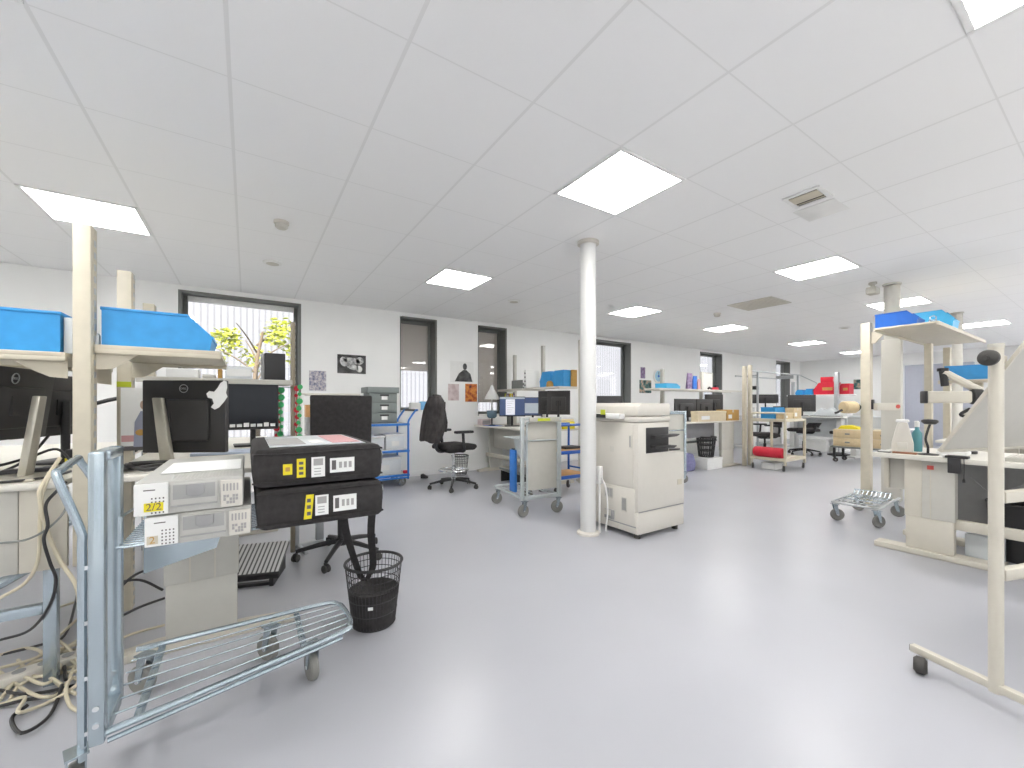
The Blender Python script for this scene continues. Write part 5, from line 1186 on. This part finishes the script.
# below the bench
ub = thing('waste_bin', 'black bin under the right workbench beside its panel leg', 'bin', (4.80, .50, 0))
b = MB(); b.lathe([(.12, .0), (.15, .42), (.14, .42), (.112, .012), (.001, .012)], 'black', 28, cap=False); b.build('bucket', ub)
b = MB(); b.tube([(.147*math.cos(2*PI*k/28), .147*math.sin(2*PI*k/28), .42) for k in range(28)], .01, 'black', 6, True); b.build('rim', ub)
cpu = thing('computer_tower', 'black computer unit under the right workbench behind the stand post', 'computer', (4.75, -.1, .0))
b = MB(); b.box(0, .22, 0, .36, 0.02, .44, 'black', .008); b.build('tower_case', cpu)
b = MB()
for k in range(6): b.box(-.004, 0, .05, .30, .08+k*.05, .10+k*.05, 'midgrey')
b.build('front_slots', cpu)
b = MB(); b.box(0, .22, 0, .36, 0, .02, 'grey'); b.build('foot_pad', cpu)
b = MB(); b.box(4.46, 4.64, .52, .72, .0, .012, 'beige', .003); b.box(4.47, 4.63, .53, .71, .012, .20, 'cloudy', .01); tag(b.build('clear_tub'), 'clear tub of cables under the right workbench', 'tub')
cable('thin grey cable looping under the right workbench worktop', [(4.6, .70, .60), (4.62, .6, .50), (4.58, .5, .55), (4.62, .42, .62)], .005, 'midgrey')
# low nested trolley at right
trolley('low_trolley', 'low galvanised wire platform trolley parked against the right workbench', (5.66, 1.72, 0), PI+.05, .78, .36, handle='none', wr=.058, m='steel', wheels=[(.73, .02, 2.2), (.73, .34, 2.6), (.06, .02, 1.8), (.06, .34, 1.8)], wires=6)
sb = MB()
for k in range(9): sb.tube([(.0, k*.035, .0), (.28, k*.035, .01), (.33, k*.035, .05)], .005, 'galv', 6)
sb.tube([(0, -.01, 0), (0, .29, 0)], .006, 'galv', 6); sb.tube([(.33, -.01, .05), (.33, .29, .05)], .006, 'galv', 6); sb.tube([(.16, -.01, .005), (.16, .29, .005)], .006, 'galv', 6)
o = sb.build('wire_rack', loc=(5.12, 1.36, .2025), rot=(0, 0, .04)); tag(o, 'small wire rack lying on the low galvanised trolley', 'rack')

# stand with tilted board
sd = thing('tilt_stand', 'cream wheeled stand with tilted board and black knob, right foreground', 'stand', (2.40, .30, 0), math.atan2(-.295, .955))
# local x: along the stand width, local +y: away to the back
b = MB(); b.cyl((0, 0, .06), (0, 0, 1.375), .0205, 'beige', n=28); b.cyl((0, 0, 1.375), (0, 0, 1.39), .022, 'vent', n=28); b.build('post', sd)
b = MB(); b.cyl((.95, 0, .06), (.95, 0, 1.375), .0205, 'beige', n=28); b.cyl((.95, 0, 1.375), (.95, 0, 1.39), .022, 'vent', n=28); b.build('post', sd)
for x in (0, .95):
    b = MB(); b.box(x-.016, x+.016, -.45, .265, .066, .096, 'beige', .004); b.box(x-.013, x+.013, .262, .267, .069, .093, 'grey'); f_ = b.build('foot_bar', sd)
    for y in (.215, -.40):
        b = MB(); b.lathe([(.001, -.022), (.024, -.022), (.035, -.012), (.035, .012), (.024, .022), (.001, .022)], 'drub', 20, X=T(x-.034, y, .0355) @ RZ(.5) @ RX(PI/2)); b.cyl((x-.01, y, .04), (x-.01, y, .065), .012, 'steel', n=10); b.build('caster', f_)
for z in (.80, .503):
    b = MB(); b.box(.028, .922, -.016, .016, z-.02, z+.024, 'beige', .005); b.build('cross_bar', sd)
th = math.radians(60)
# board: plane through (y=.18,z=.965) up to (y=-.075,z=1.41) and beyond
X = T(0, .18, .965) @ RX(PI-th)
b = MB(); b.box(.03, .93, 0, 1.0, -.004, .004, 'greybeige', .001, X); bdp = b.build('tilted_board', sd)
b = MB(); b.box(.024, .030, -.003, 1.003, -.006, .006, 'beige', .001, X); b.box(.93, .936, -.003, 1.003, -.006, .006, 'beige', .001, X); b.box(.024, .936, -.008, .002, -.008, .010, 'beige', .001, X); b.build('edge_trim', bdp)
b = MB(); b.lathe([(.010, -.060), (.022, -.057), (.030, -.050), (.030, -.038), (.022, -.032), (.010, -.026)], 'drub', 28, X=T(0, 0, 1.335) @ RY(PI/2)); b.cyl((-.066, 0, 1.335), (-.015, 0, 1.335), .009, 'drub', n=14); b.build('knob', sd)
b = MB(); b.box(.0, .045, -.012, .012, 1.315, 1.345, 'beige', .004); b.build('hinge', sd)
b = MB(); b.cyl((.09, -.10, 1.30), (.09, -.13, 1.30), .014, 'black', n=14); b.build('lock_screw', sd)

b = MB(); b.box(6.25, 7.9, 4.62, 4.66, .42, .46, 'grey', .004); b.build('lower_rail', bn)
carton('white box on the low pale far bench beside the clear storage', 11.12, 11.36, 2.8, 3.2, .6605, .18, 'white', tape=False)
for (x, y, z, w_, d_, h, m, lab) in ((11.05, 5.45, .8605, .32, .3, .22, 'white', 'white box on the far bench under the sixth window'), (12.45, 5.5, .8605, .3, .3, .16, 'cloudy', 'clear pale box on the far bench under the sixth window'), (11.75, 3.72, .8605, .3, .2, .14, 'white', 'small white box on the near end of the far red-bin bench'),
      (11.65, 4.1, 0, .5, .5, .30, 'white', 'white box on the floor under the far red-bin bench'), (8.9, 5.6, 0, .5, .4, .5, 'white', 'large white box on the floor near the fifth window')):
    carton(lab, x, x+w_, y, y+d_, z, h, m, tape=False)
ug = thing('stool', 'far dark stool on the floor in front of the red-bin bench', 'stool', (11.22, 3.70, 0))
b = MB(); b.lathe([(.17, .48), (.18, .50), (.18, .53), (.16, .55), (.001, .555)], 'black', 24); b.build('seat', ug)
b = MB(); b.lathe([(.03, .06), (.03, .48)], 'chrome', 16); b.build('column', ug)
b = MB(); b.lathe([(.22, 0), (.22, .03), (.05, .07)], 'black', 24); b.build('base', ug)

GROUPS = {'ceiling_light': 'ceiling light panels', 'storage_bin': 'open storage bins', 'monitor': 'monitors on the workbenches', 'upright_post': 'slotted bench posts', 'bench_shelf': 'bench shelves',
          'workbench': 'workbenches', 'office_chair': 'swivel chairs', 'carton': 'cartons and boxes', 'wall_print': 'prints on the walls', 'picture_card': 'picture cards on the long shelf', 'smoke_detector': 'smoke detectors',
          'air_valve': 'ceiling air valves', 'waste_bin': 'waste bins', 'footrest': 'footrests', 'storage_box': 'clear storage boxes', 'drawer_box': 'wooden drawer boxes', 'equipment_box': 'grey equipment boxes', 'carry_case': 'black carry cases',
          'panel_trolley': 'panel trolleys', 'desk_lamp': 'desk lamps', 'paper_stack': 'paper stacks'}
for o in list(col.objects):
    n = o.name.split('.')[0]
    if o.parent is None and n in GROUPS and 'group' not in o: o['group'] = GROUPS[n]

# ------------------------------------------------------------------ daylight
w = bpy.data.worlds.new('sky'); scene.world = w; w.use_nodes = True
bg = w.node_tree.nodes['Background']; bg.inputs[0].default_value = (.80, .90, 1.0, 1); bg.inputs[1].default_value = .2
sun = bpy.data.lights.new('sun', 'SUN'); sun.energy = 2.8; sun.angle = .01; sun.color = (1, .96, .88)
so_ = bpy.data.objects.new('sun', sun); col.objects.link(so_); so_.rotation_euler = (math.radians(55), 0, math.radians(-20))
scene.view_settings.view_transform = 'Standard'; scene.view_settings.look = 'None'; scene.view_settings.gamma = 1; scene.view_settings.use_curve_mapping = False
scene.view_settings.exposure = 2.5
